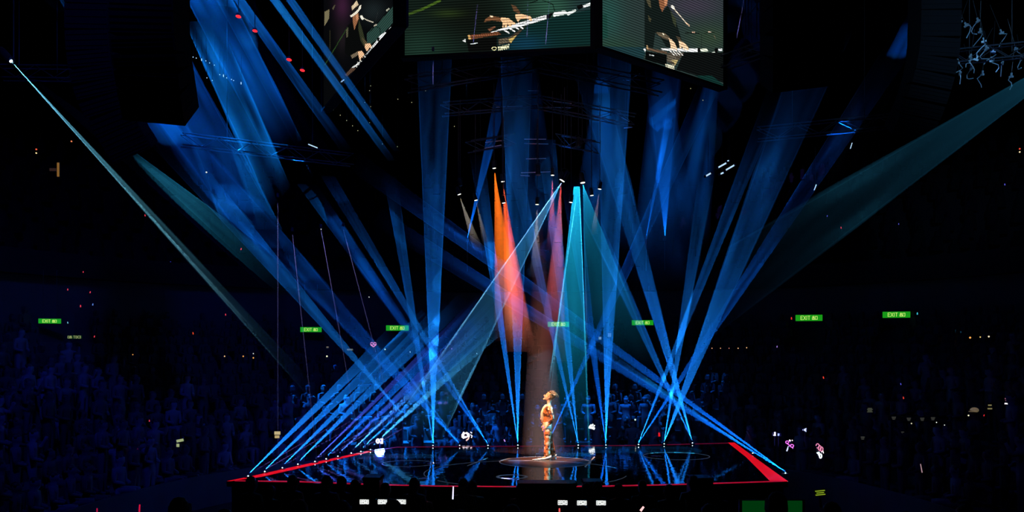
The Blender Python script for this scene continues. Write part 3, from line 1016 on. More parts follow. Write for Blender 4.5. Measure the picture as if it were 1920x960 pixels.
def draw_right(U, V):
    Z = lambda pts: [(1115 + x / 5.648, y / 5.648) for x, y in pts]
    img = np.ones(U.shape + (3,)) * C(38, 52, 50)
    soft(img, U, V, (1140, 30), (28, 60), C(34, 72, 66), .9)
    soft(img, U, V, (1150, 90), (50, 20), C(36, 62, 46), .7)
    soft(img, U, V, (1300, 10), (60, 26), C(60, 52, 68), .8)
    soft(img, U, V, (1330, 70), (40, 24), C(48, 66, 46), .7)
    fill = lambda pts, col: img.__setitem__(poly_mask(Z(pts), U, V), col)
    ln = lambda a, b, w, col: img.__setitem__(line_mask(*Z([a, b]), w / 5.648, U, V), col)
    fill([(530, 0), (700, 0), (715, 125), (775, 60), (850, 190), (890, 320), (920, 420), (900, 500), (760, 500), (700, 400), (640, 350), (620, 510), (530, 500)], C(17, 25, 23))
    fill([(545, 0), (590, 0), (600, 90), (570, 60)], C(70, 66, 48))
    fill([(565, 160), (600, 200), (590, 235), (570, 210)], C(62, 60, 42))
    fill([(800, 110), (860, 200), (860, 290), (830, 240)], C(50, 56, 40))
    fill([(678, 0), (772, 0), (768, 58), (742, 74), (716, 126), (690, 76)], C(132, 84, 56))
    fill([(735, 0), (772, 0), (766, 45), (742, 62)], C(190, 130, 92))
    ln((820, 68), (835, 84), 26, C(250, 244, 228))
    ln((838, 90), (985, 262), 9, C(232, 216, 190))
    ln((970, 245), (1002, 272), 12, C(222, 184, 150))
    fill([(645, 340), (740, 350), (800, 400), (780, 424), (690, 388)], C(96, 84, 66))
    ln((722, 356), (732, 370), 10, C(240, 230, 200))
    fill([(860, 380), (905, 400), (925, 440), (890, 440)], C(70, 60, 46))
    fill([(1, 490), (545, 500), (500, 690), (1, 560)], C(26, 52, 56))
    fill([(60, 150), (130, 150), (140, 400), (60, 420)], C(26, 62, 54))
    fill([(700, 514), (1092, 514), (1090, 552), (960, 546), (720, 532)], C(244, 246, 246))
    for k in range(15):
        ln((800 + k * 11, 544), (800 + k * 11, 530), 4, C(70, 70, 70))
    fill([(1118, 516), (1190, 514), (1202, 546), (1122, 546)], C(222, 230, 206))
    ln((1205, 572), (1290, 546), 10, C(224, 232, 220))
    fill([(1308, 516), (1352, 516), (1352, 540), (1308, 540)], C(236, 240, 240))
    fill([(1090, 508), (1118, 508), (1118, 552), (1088, 552)], C(8, 9, 9))
    fill([(1270, 510), (1306, 510), (1300, 560), (1272, 550)], C(8, 9, 9))
    fill([(940, 556), (1420, 556), (1420, 890), (865, 738)], C(11, 14, 14))
    fill([(1060, 800), (1240, 800), (1420, 940), (1420, 990)], C(14, 44, 40))
    fill([(542, 498), (762, 548), (766, 574), (548, 530)], C(92, 72, 56))
    fill([(548, 478), (562, 480), (570, 530), (552, 525)], C(170, 140, 100))
    fill([(516, 520), (536, 510), (542, 545), (528, 545)], C(235, 240, 240))
    fill([(542, 544), (762, 580), (762, 696), (536, 632)], C(7, 9, 9))
    ln((580, 582), (624, 590), 9, C(200, 205, 205))
    fill([(764, 560), (945, 558), (852, 694), (766, 654)], C(72, 64, 54))
    for k in range(4):
        ln((800 + k * 30, 540), (842 + k * 30, 584), 9, C(232, 228, 220))
    for k in range(5):
        ln((775, 590 + k * 14), (860, 590 + k * 14), 4, C(120, 112, 96))
    fill([(800, 636), (884, 634), (852, 694), (840, 660)], C(176, 156, 104))
    sk, sk2 = C(240, 200, 160), C(200, 148, 112)
    fill([(784, 404), (816, 420), (850, 460), (876, 520), (862, 542), (850, 500), (842, 532), (832, 534), (826, 498), (818, 526), (806, 524), (802, 470)], sk)
    fill([(888, 430), (930, 440), (984, 490), (1000, 530), (978, 536), (950, 500), (962, 530), (948, 528), (925, 492), (912, 514), (900, 508), (896, 470)], sk)
    for a, b in [((826, 495), (812, 450)), ((845, 492), (828, 455)), ((925, 480), (915, 455)), ((950, 492), (930, 458))]:
        ln(a, b, 4, sk2)
    ln((965, 348), (1105, 352), 10, C(14, 16, 15))
    ln((1034, 340), (1058, 342), 9, C(236, 190, 160))
    ln((1165, 352), (1270, 340), 6, C(20, 24, 22))
    ln((1206, 338), (1234, 338), 8, C(225, 195, 170))
    ln((1130, 360), (1132, 510), 5, C(22, 28, 26))
    ln((1262, 370), (1282, 410), 7, C(90, 84, 66))
    draw_text(img, U, V, 'YAMAH', (1115 + 752 / 5.648, 680 / 5.648), (1115 + 846 / 5.648, 690 / 5.648), 7.4, 1.3, C(222, 218, 190))
    return img


def draw_left(U, V):
    Z = lambda pts: [(600 + x / 5.65, y / 5.65) for x, y in pts]
    img = np.ones(U.shape + (3,)) * C(6, 7, 9)
    soft(img, U, V, (642, 12), (16, 34), C(58, 28, 52), .9)
    soft(img, U, V, (642, 70), (12, 30), C(30, 24, 28), .8)
    soft(img, U, V, (700, 20), (26, 24), C(26, 34, 36), .9)
    fill = lambda pts, col: img.__setitem__(poly_mask(Z(pts), U, V), col)
    ln = lambda a, b, w, col: img.__setitem__(line_mask(*Z([a, b]), w / 5.65, U, V), col)
    fill([(495, 360), (770, 70), (830, 110), (770, 250), (690, 330), (600, 420), (500, 500)], C(38, 62, 56))
    ln((520, 348), (770, 62), 8, C(8, 9, 10))
    ln((708, 112), (728, 92), 14, C(190, 190, 170))
    ln((575, 275), (596, 262), 12, C(200, 190, 170))
    ln((580, 275), (635, 300), 6, C(8, 9, 10))
    ln((635, 300), (640, 370), 6, C(8, 9, 10))
    fill([(48, 125), (100, 98), (96, 195), (46, 280)], C(112, 104, 78))
    fill([(128, 90), (150, 55), (165, 50), (140, 105)], C(80, 74, 56))
    ln((105, 320), (105, 520), 5, C(52, 50, 34))
    ln((50, 690), (290, 290), 8, C(38, 62, 30))
    fill([(300, 262), (345, 230), (362, 322), (412, 200), (452, 330), (480, 440), (440, 610), (340, 620), (262, 560), (272, 340)], C(8, 9, 9))
    fill([(412, 205), (450, 320), (482, 440), (462, 490), (430, 430), (404, 300)], C(44, 48, 32))
    fill([(440, 390), (492, 440), (505, 468), (470, 490)], C(74, 66, 46))
    fill([(275, 320), (300, 290), (296, 390), (280, 400)], C(76, 74, 56))
    fill([(344, 150), (408, 140), (412, 200), (384, 262), (364, 322), (348, 232)], C(140, 92, 62))
    fill([(378, 160), (404, 150), (406, 196), (388, 226)], C(190, 132, 96))
    fill([(333, 72), (388, 3), (408, 48), (424, 66), (345, 140)], C(196, 174, 142))
    fill([(336, 112), (420, 40), (428, 62), (346, 142)], C(26, 24, 24))
    fill([(345, 60), (380, 20), (388, 50), (356, 95)], C(214, 192, 160))
    fill([(316, 166), (345, 150), (404, 98), (420, 58), (438, 54), (432, 92), (385, 150), (332, 184)], C(232, 220, 200))
    ln((438, 176), (450, 196), 26, C(246, 240, 220))
    ln((452, 188), (500, 214), 8, C(230, 222, 200))
    ln((500, 214), (562, 236), 9, C(206, 196, 176))
    ln((590, 220), (615, 120), 4, C(40, 44, 44))
    fill([(335, 716), (440, 640), (600, 428), (630, 380), (690, 338), (706, 352), (745, 290), (772, 262), (822, 172), (830, 198), (748, 312), (690, 362), (622, 440), (480, 592), (400, 690), (346, 722)], C(226, 230, 230))
    fill([(602, 400), (632, 396), (626, 440), (606, 436)], C(8, 9, 9))
    fill([(748, 262), (776, 240), (778, 280), (752, 292)], C(8, 9, 9))
    for k in range(9):
        ln((455 + k * 16, 612 - k * 20), (463 + k * 16, 620 - k * 20), 6, C(60, 60, 60))
    for a, b in [((400, 660), (420, 700)), ((425, 640), (448, 655)), ((380, 690), (396, 722)), ((462, 590), (488, 610))]:
        ln(a, b, 10, C(210, 205, 196))
    fill([(260, 792), (338, 715), (384, 726), (282, 812)], C(78, 58, 46))
    fill([(386, 730), (470, 640), (440, 770), (400, 800), (372, 850)], C(66, 64, 50))
    fill([(345, 876), (430, 782), (424, 842), (352, 896)], C(92, 96, 76))
    fill([(325, 586), (400, 545), (412, 576), (340, 622)], C(110, 96, 78))
    sk = C(232, 180, 138)
    fill([(478, 466), (528, 458), (548, 490), (536, 512), (520, 500), (512, 534), (494, 542), (474, 502)], sk)
    fill([(402, 546), (442, 538), (472, 578), (458, 590), (450, 612), (440, 600), (430, 636), (418, 630), (408, 590)], sk)
    ln((225, 866), (250, 846), 12, C(160, 190, 220))
    return img


def plan(px, z, pxy):
    """point at height z seen at pixel px, pxy"""
    Y = (z - CZ) * F / (HZ - pxy)
    return Vector(((px - 960) / F * Y, Y, z))


ZB = 12.0
video_screen(plan(759, ZB, 105), plan(1107, ZB, 88), 15.6, draw_mid, 'middle video screen showing two hands playing a keyboard on dark green', 350)
video_screen(plan(1126, ZB, 87), plan(1356, ZB, 163), 15.6, draw_right, 'right video screen showing a microphone and two hands at a keyboard', 330)
video_screen(plan(607, ZB, 205), plan(742, ZB, 47), 16.2, draw_left, 'left video screen seen at a slant showing a keyboard player in a pale hat', 420)

# ------------------------------------------------------------------ line array loudspeakers
def line_array(pts, W, label, depth=.8, m=PITCH):
    """pts: centre line (x, y, z) from top to bottom, one cabinet per segment"""
    top = Vector(pts[0])
    t = thing('line_array_speaker', label, 'loudspeaker', top)
    for i in range(len(pts) - 1):
        a, b_ = Vector(pts[i]) - top, Vector(pts[i + 1]) - top
        d = (a - b_)
        h = d.length
        ang = math.atan2(d.y, d.z)
        R = Matrix.Rotation(-ang, 3, 'X')
        roll = Matrix.Rotation(math.atan2(d.x, math.hypot(d.y, d.z)), 3, 'Y')
        MB().box((a + b_) / 2, (W, depth, h * .96), roll @ R).obj('speaker_cabinet', m, t)
        mm = MB()
        for k in range(3):
            mm.box((a + b_) / 2 + (roll @ R) @ Vector((0, -depth / 2 - .01, (k - 1) * h * .28)), (W * .94, .02, h * .05), roll @ R)
        mm.obj('grille', PITCH, t)
    for s in (-.4, .4):
        MB().tube([(s * W, 0, 0), (s * W, 0, max(.5, 23.95 - top.z))], .02, 5).obj('chain', BLACK, t)
    return t


def arr(centers, Y, W, label, n=9, **k):
    """centers: (px, py) centre line points; resampled to n cabinets"""
    P = [at(x, y, Y + dy) for x, y, dy in centers]
    pts = []
    for i in range(n + 1):
        s = i / n * (len(P) - 1)
        j = min(int(s), len(P) - 2)
        f_ = s - j
        a0, a1, a2_, a3 = P[max(j - 1, 0)], P[j], P[j + 1], P[min(j + 2, len(P) - 1)]
        pts.append(.5 * ((2 * a1) + (-a0 + a2_) * f_ + (2 * a0 - 5 * a1 + 4 * a2_ - a3) * f_ ** 2 + (-a0 + 3 * a1 - 3 * a2_ + a3) * f_ ** 3))
    return line_array(pts, W, label, **k)


arr([(281, -60, 0), (281, 60, .1), (290, 135, .3), (303, 213, .8)], 16.0, 1.16, 'big black curved column of loudspeakers hanging at the upper left', n=8)
arr([(178, -60, 0), (178, 90, .1), (200, 190, .3), (256, 286, .8)], 21.0, 1.02, 'second black column of loudspeakers hanging left of the big left one', n=11)
arr([(1503, -60, 0), (1503, 60, .1), (1500, 158, .5)], 16.0, 1.28, 'big black column of loudspeakers hanging at the upper right', n=6)
arr([(1752, -60, 0), (1750, 90, .1), (1730, 180, .3), (1700, 250, .8)], 23.6, 1.06, 'second black column of loudspeakers hanging right of the big right one', n=10)


# ------------------------------------------------------------------ lighting trusses
CHORD = {}


def truss(P0, P1, label, w=.32, n=None, group='lighting trusses over the hall', up=True, m=ALU, chains=2):
    P0, P1 = Vector(P0), Vector(P1)
    L = (P1 - P0).length
    d = (P1 - P0).normalized()
    n = n or max(3, int(L / .6))
    t = thing('lighting_truss', label, 'truss', P0, None, group)
    t.rotation_mode = 'QUATERNION'
    t.rotation_quaternion = d.to_track_quat('X', 'Z')
    h = w / 2
    me = MB().tube([(0, 0, 0), (L, 0, 0)], .022, 6).mesh('chord', m)
    for y, z in ((-h, -h), (h, -h), (-h, h), (h, h)):
        link('chord', me, t, (0, y, z))
    st = L / n
    key = (round(st, 3), w, m.name)
    if key not in CHORD:
        CHORD[key] = MB().tube([(0, 0, -h), (st, 0, h)], .012, 4).mesh('brace', m)
        CHORD[(key, 2)] = MB().tube([(0, 0, h), (st, 0, -h)], .012, 4).mesh('brace', m)
        CHORD[(key, 3)] = MB().tube([(0, -h, 0), (st, h, 0)], .012, 4).mesh('brace', m)
    for i in range(n):
        for y in (-h, h):
            link('brace', CHORD[key] if i % 2 else CHORD[(key, 2)], t, (i * st, y, 0))
        if i % 2:
            link('brace', CHORD[(key, 3)], t, (i * st, 0, -h))
    inv = t.rotation_quaternion.to_matrix().inverted()
    for k in range(chains):
        f_ = (k + .5) / chains
        z0 = P0.lerp(P1, f_).z
        MB().tube([Vector((L * f_, 0, 0)), Vector((L * f_, 0, 0)) + inv @ Vector((0, 0, 23.9 - z0))], .012, 5).obj('chain', BLACK, t)
    return t


truss(at(0, 136, 30), at(143, 138, 30), 'faint lattice truss at the far upper left behind the follow spot beam', .42)
truss(at(340, 262, 30), at(660, 300, 33), 'lattice truss crossing the blue beams below the left speakers', .40)
truss(at(1420, 252, 30), at(1690, 225, 29), 'faint lattice truss crossing the right blue beams', .40)
truss(at(1330, 128, 26), at(1436, 90, 25), 'short lattice truss beside the right video screen', .34)
truss(at(765, 158, 24), at(1010, 118, 25.5), 'lattice truss just below the middle video screen', .36)
truss(at(1010, 120, 25.5), at(1240, 165, 26), 'lattice truss just below the gap between the middle and right video screens', .36)
truss(at(830, 205, 27), at(1010, 190, 28), 'lattice truss in the middle of the rig, left of the centre glint bars', .34)
truss(at(1010, 192, 28), at(1190, 226, 28), 'lattice truss in the middle of the rig, right of the centre glint bars', .34)
truss(at(880, 275, 29), at(960, 262, 30), 'short lattice truss above the orange spotlights', .34)
truss(at(1045, 262, 30), at(1120, 276, 29), 'short lattice truss above the turquoise fan', .34)
truss(at(1780, 108, 26), at(1940, 92, 24), 'lattice truss in the far right rig of cables and clamps', .36)
truss(at(1412, -30, 27), at(1410, 70, 27), 'upright lattice truss at the right border of the right video screen', .36, up=False, chains=0)

GLINT = mat('truss_edge_glint', (.55, .5, .56), .35, metal=.3)  # pale colour stands for lit edges of the truss undersides
GLINT_BARS = [(927, 975, 114, 115), (928, 975, 125, 125), (930, 980, 201, 199), (1016, 1072, 201, 202), (990, 1010, 170, 170), (983, 1024, 261, 261), (983, 1028, 269, 270), (986, 1024, 298, 297), (977, 1033, 324, 322),
         (976, 993, 329, 330), (1098, 1130, 121, 126), (1098, 1128, 132, 136), (1116, 1140, 203, 209), (1110, 1138, 214, 222), (910, 945, 267, 263), (909, 940, 278, 272), (1038, 1072, 190, 194), (868, 888, 94, 92), (868, 880, 202, 208),
         (1165, 1180, 220, 228), (1170, 1185, 240, 239), (1185, 1200, 146, 138), (1168, 1180, 150, 151)]
for i, (x0, x1, y0, y1) in enumerate(GLINT_BARS):
    Y = 27.6 + (i % 5) * .45
    a, b_ = at(x0, y0, Y), at(x1, y1, Y)
    o = thing('glint_bar', 'thin bar added for a lit truss edge in the dark rig above the stage', 'pipe', (a + b_) / 2, None, 'lit truss edge bars in the rig above the stage')
    d = (b_ - a) / 2
    MB().tube([-d, d], .013, 6).obj('tube', GLINT, o)
    MB().tube([(0, 0, 0), (0, 0, .9)], .006, 4).obj('hanger', BLACK, o)

# cable and clamp rig at the upper right
rr = random.Random(3)
RIGCOL = mat('cable_rig_metal', (.5, .62, .7), .3, metal=.6)
rigp = [(1775, 130), (1795, 118), (1820, 108), (1800, 138), (1838, 60), (1845, 78), (1834, 40), (1850, 92), (1830, 112), (1860, 114), (1880, 118), (1862, 98), (1905, 92), (1915, 110), (1842, 140), (1896, 144), (1812, 48), (1878, 62), (1800, 40), (1822, 128)]
for i, (x, y) in enumerate(rigp):
    P = at(x, y, 25 + rr.uniform(-1, 1))
    t = thing('rig_clamp', 'small metal clamp with hanging cable in the lit rig at the far upper right', 'clamp', P, (0, rr.uniform(-.5, .5), rr.uniform(0, 3)), 'clamps and cables in the far right rig')
    MB().box((0, 0, 0), (.13, .05, .05)).box((0, .0, .06), (.04, .04, .1)).obj('jaw', RIGCOL, t)
    pts = [(0.05, 0, 0)] + [(.05 + .18 * math.sin(k * .8 + i), .05, -.09 * k) for k in range(1, 5)]
    MB().tube(pts, .014, 5).obj('cable', RIGCOL, t)
    MB().tube([(0, 0, .1), (0, 0, .9)], .008, 4).obj('rod', BLACK, t)

# ribbon of bright fixtures: slanted tube lights
def batten(p0, p1, Y, label, w=.03, m=None, group=None):
    a, b_ = at(*p0, Y), at(*p1, Y)
    t = thing('tube_light', label, 'light', (a + b_) / 2, None, group)
    d = (b_ - a) / 2
    MB().tube([-d, d], w, 8).obj('tube', m or glow('pale_blue_tube', (190, 225, 255), 1.0), t, smooth=True)
    MB().box(-d, (w * 2.6,) * 3).obj('end_cap', BLACK, t)
    MB().box(d, (w * 2.6,) * 3).obj('end_cap', BLACK, t)
    MB().tube([(0, 0, 0), (0, 0, 1.2)], .006, 4).obj('hanger', BLACK, t)


batten((1322, 331), (1334, 324), 26, 'lower left pale tube light of the slanted upper row, right of the centre', .022)
batten((1345, 315), (1363, 305), 26, 'middle pale tube light of the slanted upper row, right of the centre', .022)
batten((1362, 302), (1368, 301), 26, 'smallest top pale tube light of the slanted upper row', .018)
batten((1349, 327), (1358, 323), 26, 'short pale tube light of the slanted lower row, right of the centre', .022)
batten((1359, 320), (1378, 309), 26, 'long pale tube light of the slanted lower row, right of the centre', .022)
batten((178, 106), (185, 122), 24, 'short pale tube light hanging between the two left speaker columns, upper', .016)
batten((188, 130), (198, 152), 24, 'pale tube light hanging between the two left speaker columns, lower', .016)
batten((160, 10), (169, 9), 24, 'tiny pale tube light at the top left', .014)
batten((577, 270), (597, 278), 28, 'pale tube light on the truss left of the centre', .016)
batten((1531, 345), (1526, 358), 26, 'tiny pale tube light in the right blue beams', .014)
batten((1598, 267), (1594, 280), 26, 'thin pale tube light high in the right blue beams', .012)
SPK = glow('pale_blue_tube', (190, 225, 255), 1.0)


# ------------------------------------------------------------------ people
def skin_mesh(joints, edges, name, m, sub=1, root=0):
    """joints: list of (x,y,z,rx[,ry]); one continuous skinned body"""
    me = bpy.data.meshes.new(name)
    me.from_pydata([j[:3] for j in joints], edges, [])
    o = bpy.data.objects.new('tmp', me)
    COL.objects.link(o)
    mod = o.modifiers.new('s', 'SKIN')
    mod.use_smooth_shade = True
    for i, j in enumerate(joints):
        sv = me.skin_vertices[0].data[i]
        sv.radius = (j[3], j[4] if len(j) > 4 else j[3])
        sv.use_root = i == root
    if sub:
        sm = o.modifiers.new('u', 'SUBSURF')
        sm.levels = sub
        sm.render_levels = sub
    bpy.context.view_layer.update()
    dg = bpy.context.evaluated_depsgraph_get()
    out = bpy.data.meshes.new_from_object(o.evaluated_get(dg))
    out.name = name
    bpy.data.objects.remove(o)
    out.materials.clear()
    out.materials.append(m)
    return out


def ellipsoid(mb, c, r, n=12, k=8, rot=None):
    vs, fs = [], []
    for i in range(k + 1):
        ph = -PI / 2 + PI * i / k
        for j in range(n):
            th = 2 * PI * j / n
            v = Vector((r[0] * math.cos(ph) * math.cos(th), r[1] * math.cos(ph) * math.sin(th), r[2] * math.sin(ph)))
            if rot is not None:
                v = rot @ v
            vs.append(v + Vector(c))
    for i in range(k):
        for j in range(n):
            fs.append((i * n + j, i * n + (j + 1) % n, (i + 1) * n + (j + 1) % n, (i + 1) * n + j))
    mb.add(vs, fs)
    return mb


# the singer: profile to the left, face tilted up
SINGER = thing('person', 'person in orange and cream patterned suit and white pointed boots, spotlit, head tilted up', 'person', fl(1027, 862))
SKIN = mat('skin', (.62, .36, .24), .5)
SUIT = bpy.data.materials.new('patterned_suit')
SUIT.use_nodes = True
nt = SUIT.node_tree
bs = nt.nodes['Principled BSDF']
bs.inputs['Roughness'].default_value = .45
bs.inputs['Metallic'].default_value = .25
tc = nt.nodes.new('ShaderNodeTexCoord')
vo = nt.nodes.new('ShaderNodeTexVoronoi')
vo.inputs['Scale'].default_value = 17
cr = nt.nodes.new('ShaderNodeValToRGB')
cr.color_ramp.interpolation = 'CONSTANT'
els = cr.color_ramp.elements
els[0].color = (.55, .16, .05, 1)
els[1].color = (.85, .62, .42, 1)
els[1].position = .62
x_ = els.new(.35)
x_.color = (.10, .035, .02, 1)
x_ = els.new(.8)
x_.color = (.62, .22, .07, 1)
sp_ = nt.nodes.new('ShaderNodeSeparateColor')
nt.links.new(tc.outputs['Object'], vo.inputs['Vector'])
nt.links.new(vo.outputs['Color'], sp_.inputs[0])
nt.links.new(sp_.outputs[0], cr.inputs[0])
nt.links.new(cr.outputs[0], bs.inputs['Base Color'])
CREAM = mat('cream_front', (.85, .72, .52), .4, noise=.7, nscale=22)
WHITE = mat('white_leather', (.85, .84, .8), .3)
HAIRM = mat('light_hair', (.55, .36, .18), .5, noise=.6, nscale=40, bump=.6)

body = []
edg = []


def J(x, y, z, r, r2=None, par=None):
    body.append((x, y, z, r, r2 or r))
    if par is not None:
        edg.append((par, len(body) - 1))
    return len(body) - 1


pel = J(0.0, 0, .84, .085, .12)
wai = J(-.01, 0, 1.02, .075, .105, pel)
che = J(-.02, 0, 1.24, .095, .14, wai)
ubk = J(.01, 0, 1.36, .08, .12, che)
nek = J(.025, 0, 1.45, .042, .042, ubk)
nk2 = J(.03, 0, 1.52, .045, .045, nek)
hd1 = J(.03, 0, 1.60, .075, .07, nk2)
hd2 = J(.045, 0, 1.69, .07, .065, hd1)
for sy in (-1, 1):
    sh = J(.03, sy * .16, 1.36, .05, .05, ubk)
    if sy < 0:
        el = J(.09, sy * .21, 1.10, .036, .036, sh)
        wr = J(-.01, sy * .17, .90, .024, .024, el)
        hdx, dirx = wr, (-.55, .1, -.8)
    else:
        el = J(-.12, sy * .20, 1.12, .036, .036, sh)
        wr = J(-.09, sy * .12, .90, .024, .024, el)
        hdx, dirx = wr, (.1, -.1, -1)
    D = Vector(dirx).normalized()
    p0 = Vector(body[wr][:3])
    pm = p0 + D * .06
    hd = J(*pm, .03, .022, wr)
    side = Vector((0, 1, 0)).cross(D).normalized()
    for k in range(4):
        q0 = pm + D * .04 + side * (k - 1.5) * .02
        ln_ = [.06, .075, .07, .055][k]
        a_ = J(*q0, .0095, .0095, hd)
        b2 = J(*(q0 + D * ln_ * .5 + Vector((0, .008, 0))), .009, .009, a_)
        J(*(q0 + D * ln_ * .85 + Vector((.0, .03, 0)) * (1 if sy < 0 else -1)), .0085, .0085, b2)
    th = J(*(p0 + D * .03 + side * .035), .011, .011, hd)
    J(*(p0 + D * .075 + side * .055), .009, .009, th)
for sy in (-1, 1):
    hp = J(.0, sy * .09, .80, .085, .085, pel)
    kn = J(-.015 if sy < 0 else .06, sy * .10, .47, .055, .055, hp)
    an = J(-.02 if sy < 0 else .10, sy * .10, .10, .036, .036, kn)
    J((-.02 if sy < 0 else .10) - .12, sy * .10, .04, .028, .035, an)
link('body', skin_mesh(body, edg, 'body', SKIN, 1, 0), SINGER)
# face on the tilted head, looking up to the left
face = MB()
Rf = Matrix.Rotation(math.radians(24), 3, 'Y')
hc = Vector((.03, 0, 1.645))
ellipsoid(face, hc, (.092, .078, .118), 16, 12, Rf)
f = lambda x, y, z: hc + Rf @ Vector((x, y, z))
ellipsoid(face, f(-.098, 0, -.012), (.026, .014, .022), 8, 6, Rf)
ellipsoid(face, f(-.088, 0, -.05), (.012, .024, .012), 8, 6, Rf)
ellipsoid(face, f(-.07, 0, -.098), (.03, .03, .024), 8, 6, Rf)
for sy in (-1, 1):
    ellipsoid(face, f(.01, sy * .08, -.01), (.02, .01, .032), 8, 6, Rf)
face.obj('face', SKIN, SINGER, smooth=True)
for sy in (-1, 1):
    e_ = MB()
    ellipsoid(e_, f(-.084, sy * .032, .018), (.012, .014, .009), 8, 6, Rf)
    e_.obj('eye', mat('dark_eye', (.03, .02, .02), .2), SINGER, smooth=True)
hair = MB()
ellipsoid(hair, f(.022, 0, .035), (.108, .092, .112), 16, 10, Rf)
for k in range(70):
    u = rr.uniform(-1.2, 1.5)
    v = rr.uniform(-1.3, 1.3)
    base = f(.03 + .1 * math.sin(u) * math.cos(v), .09 * math.sin(v), .04 + .1 * math.cos(u) * math.cos(v))
    dr = (base - hc).normalized()
    hair.tube([base - dr * .02, base + dr * .03 + Vector((0, 0, .006)), base + dr * .05 + Vector((.018, 0, -.03))], .013, 4, .003)
hair.obj('hair', HAIRM, SINGER, smooth=True)
# jacket, front panel, trousers, boots
jk = [(0, 0, .86, .10, .135), (-.01, 0, 1.02, .092, .122), (-.02, 0, 1.24, .118, .158), (.01, 0, 1.36, .10, .14), (.02, 0, 1.43, .062, .062)]
je = [(0, 1), (1, 2), (2, 3), (3, 4)]
for sy in (-1, 1):
    k0 = len(jk)
    jk.append((.03, sy * .165, 1.36, .066, .066))
    jk.append((.09 if sy < 0 else -.12, sy * .212, 1.10, .052, .052))
    jk.append((.02 if sy < 0 else -.10, sy * .175, .93, .040, .040))
    je += [(3, k0), (k0, k0 + 1), (k0 + 1, k0 + 2)]
link('jacket', skin_mesh(jk, je, 'jacket', SUIT, 1, 0), SINGER)
link('shirt_front', skin_mesh([(-.07, 0, .98, .045, .075), (-.092, -.02, 1.20, .06, .10), (-.05, -.02, 1.36, .05, .07), (-.01, 0, 1.45, .05, .05)], [(0, 1), (1, 2), (2, 3)], 'shirt_front', CREAM, 1, 0), SINGER)
tr = [(0, 0, .86, .098, .132)]
te = []
for sy in (-1, 1):
    k0 = len(tr)
    xk, xa = (-.015, -.02) if sy < 0 else (.06, .10)
    tr += [(0, sy * .09, .78, .10, .10), (xk, sy * .10, .47, .070, .070), (xa, sy * .10, .22, .074, .07), (xa, sy * .10, .075, .092, .085)]
    te += [(0, k0), (k0, k0 + 1), (k0 + 1, k0 + 2), (k0 + 2, k0 + 3)]
link('trousers', skin_mesh(tr, te, 'trousers', SUIT, 1, 0), SINGER)
for sy, xa in ((-1, -.02), (1, .10)):
    bt = MB()
    prof_ = [(.09, .10, .045), (.085, .085, .05), (.03, .075, .05), (-.06, .055, .045), (-.16, .032, .04), (-.26, .018, .022), (-.31, .010, .006)]
    vs, fs = [], []
    for x, h, w in prof_:
        z0 = max(0.012, .05 * max(0, (x + .1) / .19))
        for a_ in range(8):
            th = 2 * PI * a_ / 8
            vs.append((xa + x, sy * .10 + w * math.cos(th), z0 + h / 2 + h / 2 * math.sin(th)))
    for i in range(len(prof_) - 1):
        for a_ in range(8):
            fs.append((i * 8 + a_, i * 8 + (a_ + 1) % 8, (i + 1) * 8 + (a_ + 1) % 8, (i + 1) * 8 + a_))
    fs += [tuple(range(8)), tuple(range(48, 56))]
    bt.add(vs, fs)
    bt.box((xa + .07, sy * .10, .03), (.03, .035, .06))
    bt.obj('boot', WHITE, SINGER, smooth=True)
SINGER.scale = (1.22, 1.15, 1.0)
mic = MB()
ellipsoid(mic, (-.118, -.17, .87), (.02, .02, .026), 10, 8)
mo = mic.tube([(-.115, -.17, .86), (-.10, -.16, .74)], .014, 8, .009).obj('microphone', mat('violet_glint_metal', (.4, .3, .7), .3, metal=.6, emit=srgb(190, 120, 255), es=.5), None, smooth=True)  # violet glint put into the colour and emission
mo.location = SINGER.location
tag(mo, 'microphone with a violet glint held at the hip of the singer', 'microphone')

# a crowd: three poses, shared meshes
def human(pose, seed):
    r = random.Random(seed)
    j, e = [], []

    def A(x, y, z, rx, ry=None, par=None):
        j.append((x, y, z, rx, ry or rx))
        if par is not None:
            e.append((par, len(j) - 1))
        return len(j) - 1
    h0 = .88 if pose != 'sit' else .46
    p = A(0, 0, h0, .13, .10)
    w = A(0, 0, h0 + .22, .12, .09, p)
    c = A(0, 0, h0 + .44, .16, .11, w)
    nk = A(0, -.01, h0 + .57, .05, .05, c)
    hdd = A(0, -.03, h0 + .68, .08, .09, nk)
    A(0, -.03, h0 + .78, .075, .085, hdd)
    for s in (-1, 1):
        sh = A(s * .19, 0, h0 + .48, .055, .055, c)
        if pose == 'raise' and s > 0:
            el = A(s * .26, -.16, h0 + .42, .04, .04, sh)
            A(s * .20, -.28, h0 + .66, .03, .03, el)
        else:
            el = A(s * .24, -.02, h0 + .22, .042, .042, sh)
            A(s * .12, -.22, h0 + .16, .032, .032, el)
    for s in (-1, 1):
        if pose == 'sit':
            hp = A(s * .09, -.05, h0, .085, .08, p)
            kn = A(s * .10, -.44, h0 + .02, .06, .06, hp)
            an = A(s * .10, -.44, .07, .042, .042, kn)
            A(s * .10, -.56, .04, .035, .035, an)
        else:
            hp = A(s * .09, 0, h0 - .06, .085, .085, p)
            kn = A(s * .10, -.01, h0 * .53, .06, .06, hp)
            an = A(s * .10, .0, .08, .042, .042, kn)
            A(s * .10, -.13, .04, .035, .035, an)
    return skin_mesh(j, e, 'body', mat('crowd_clothes', (.035, .037, .05), .85, rand=1), 0, 0), h0


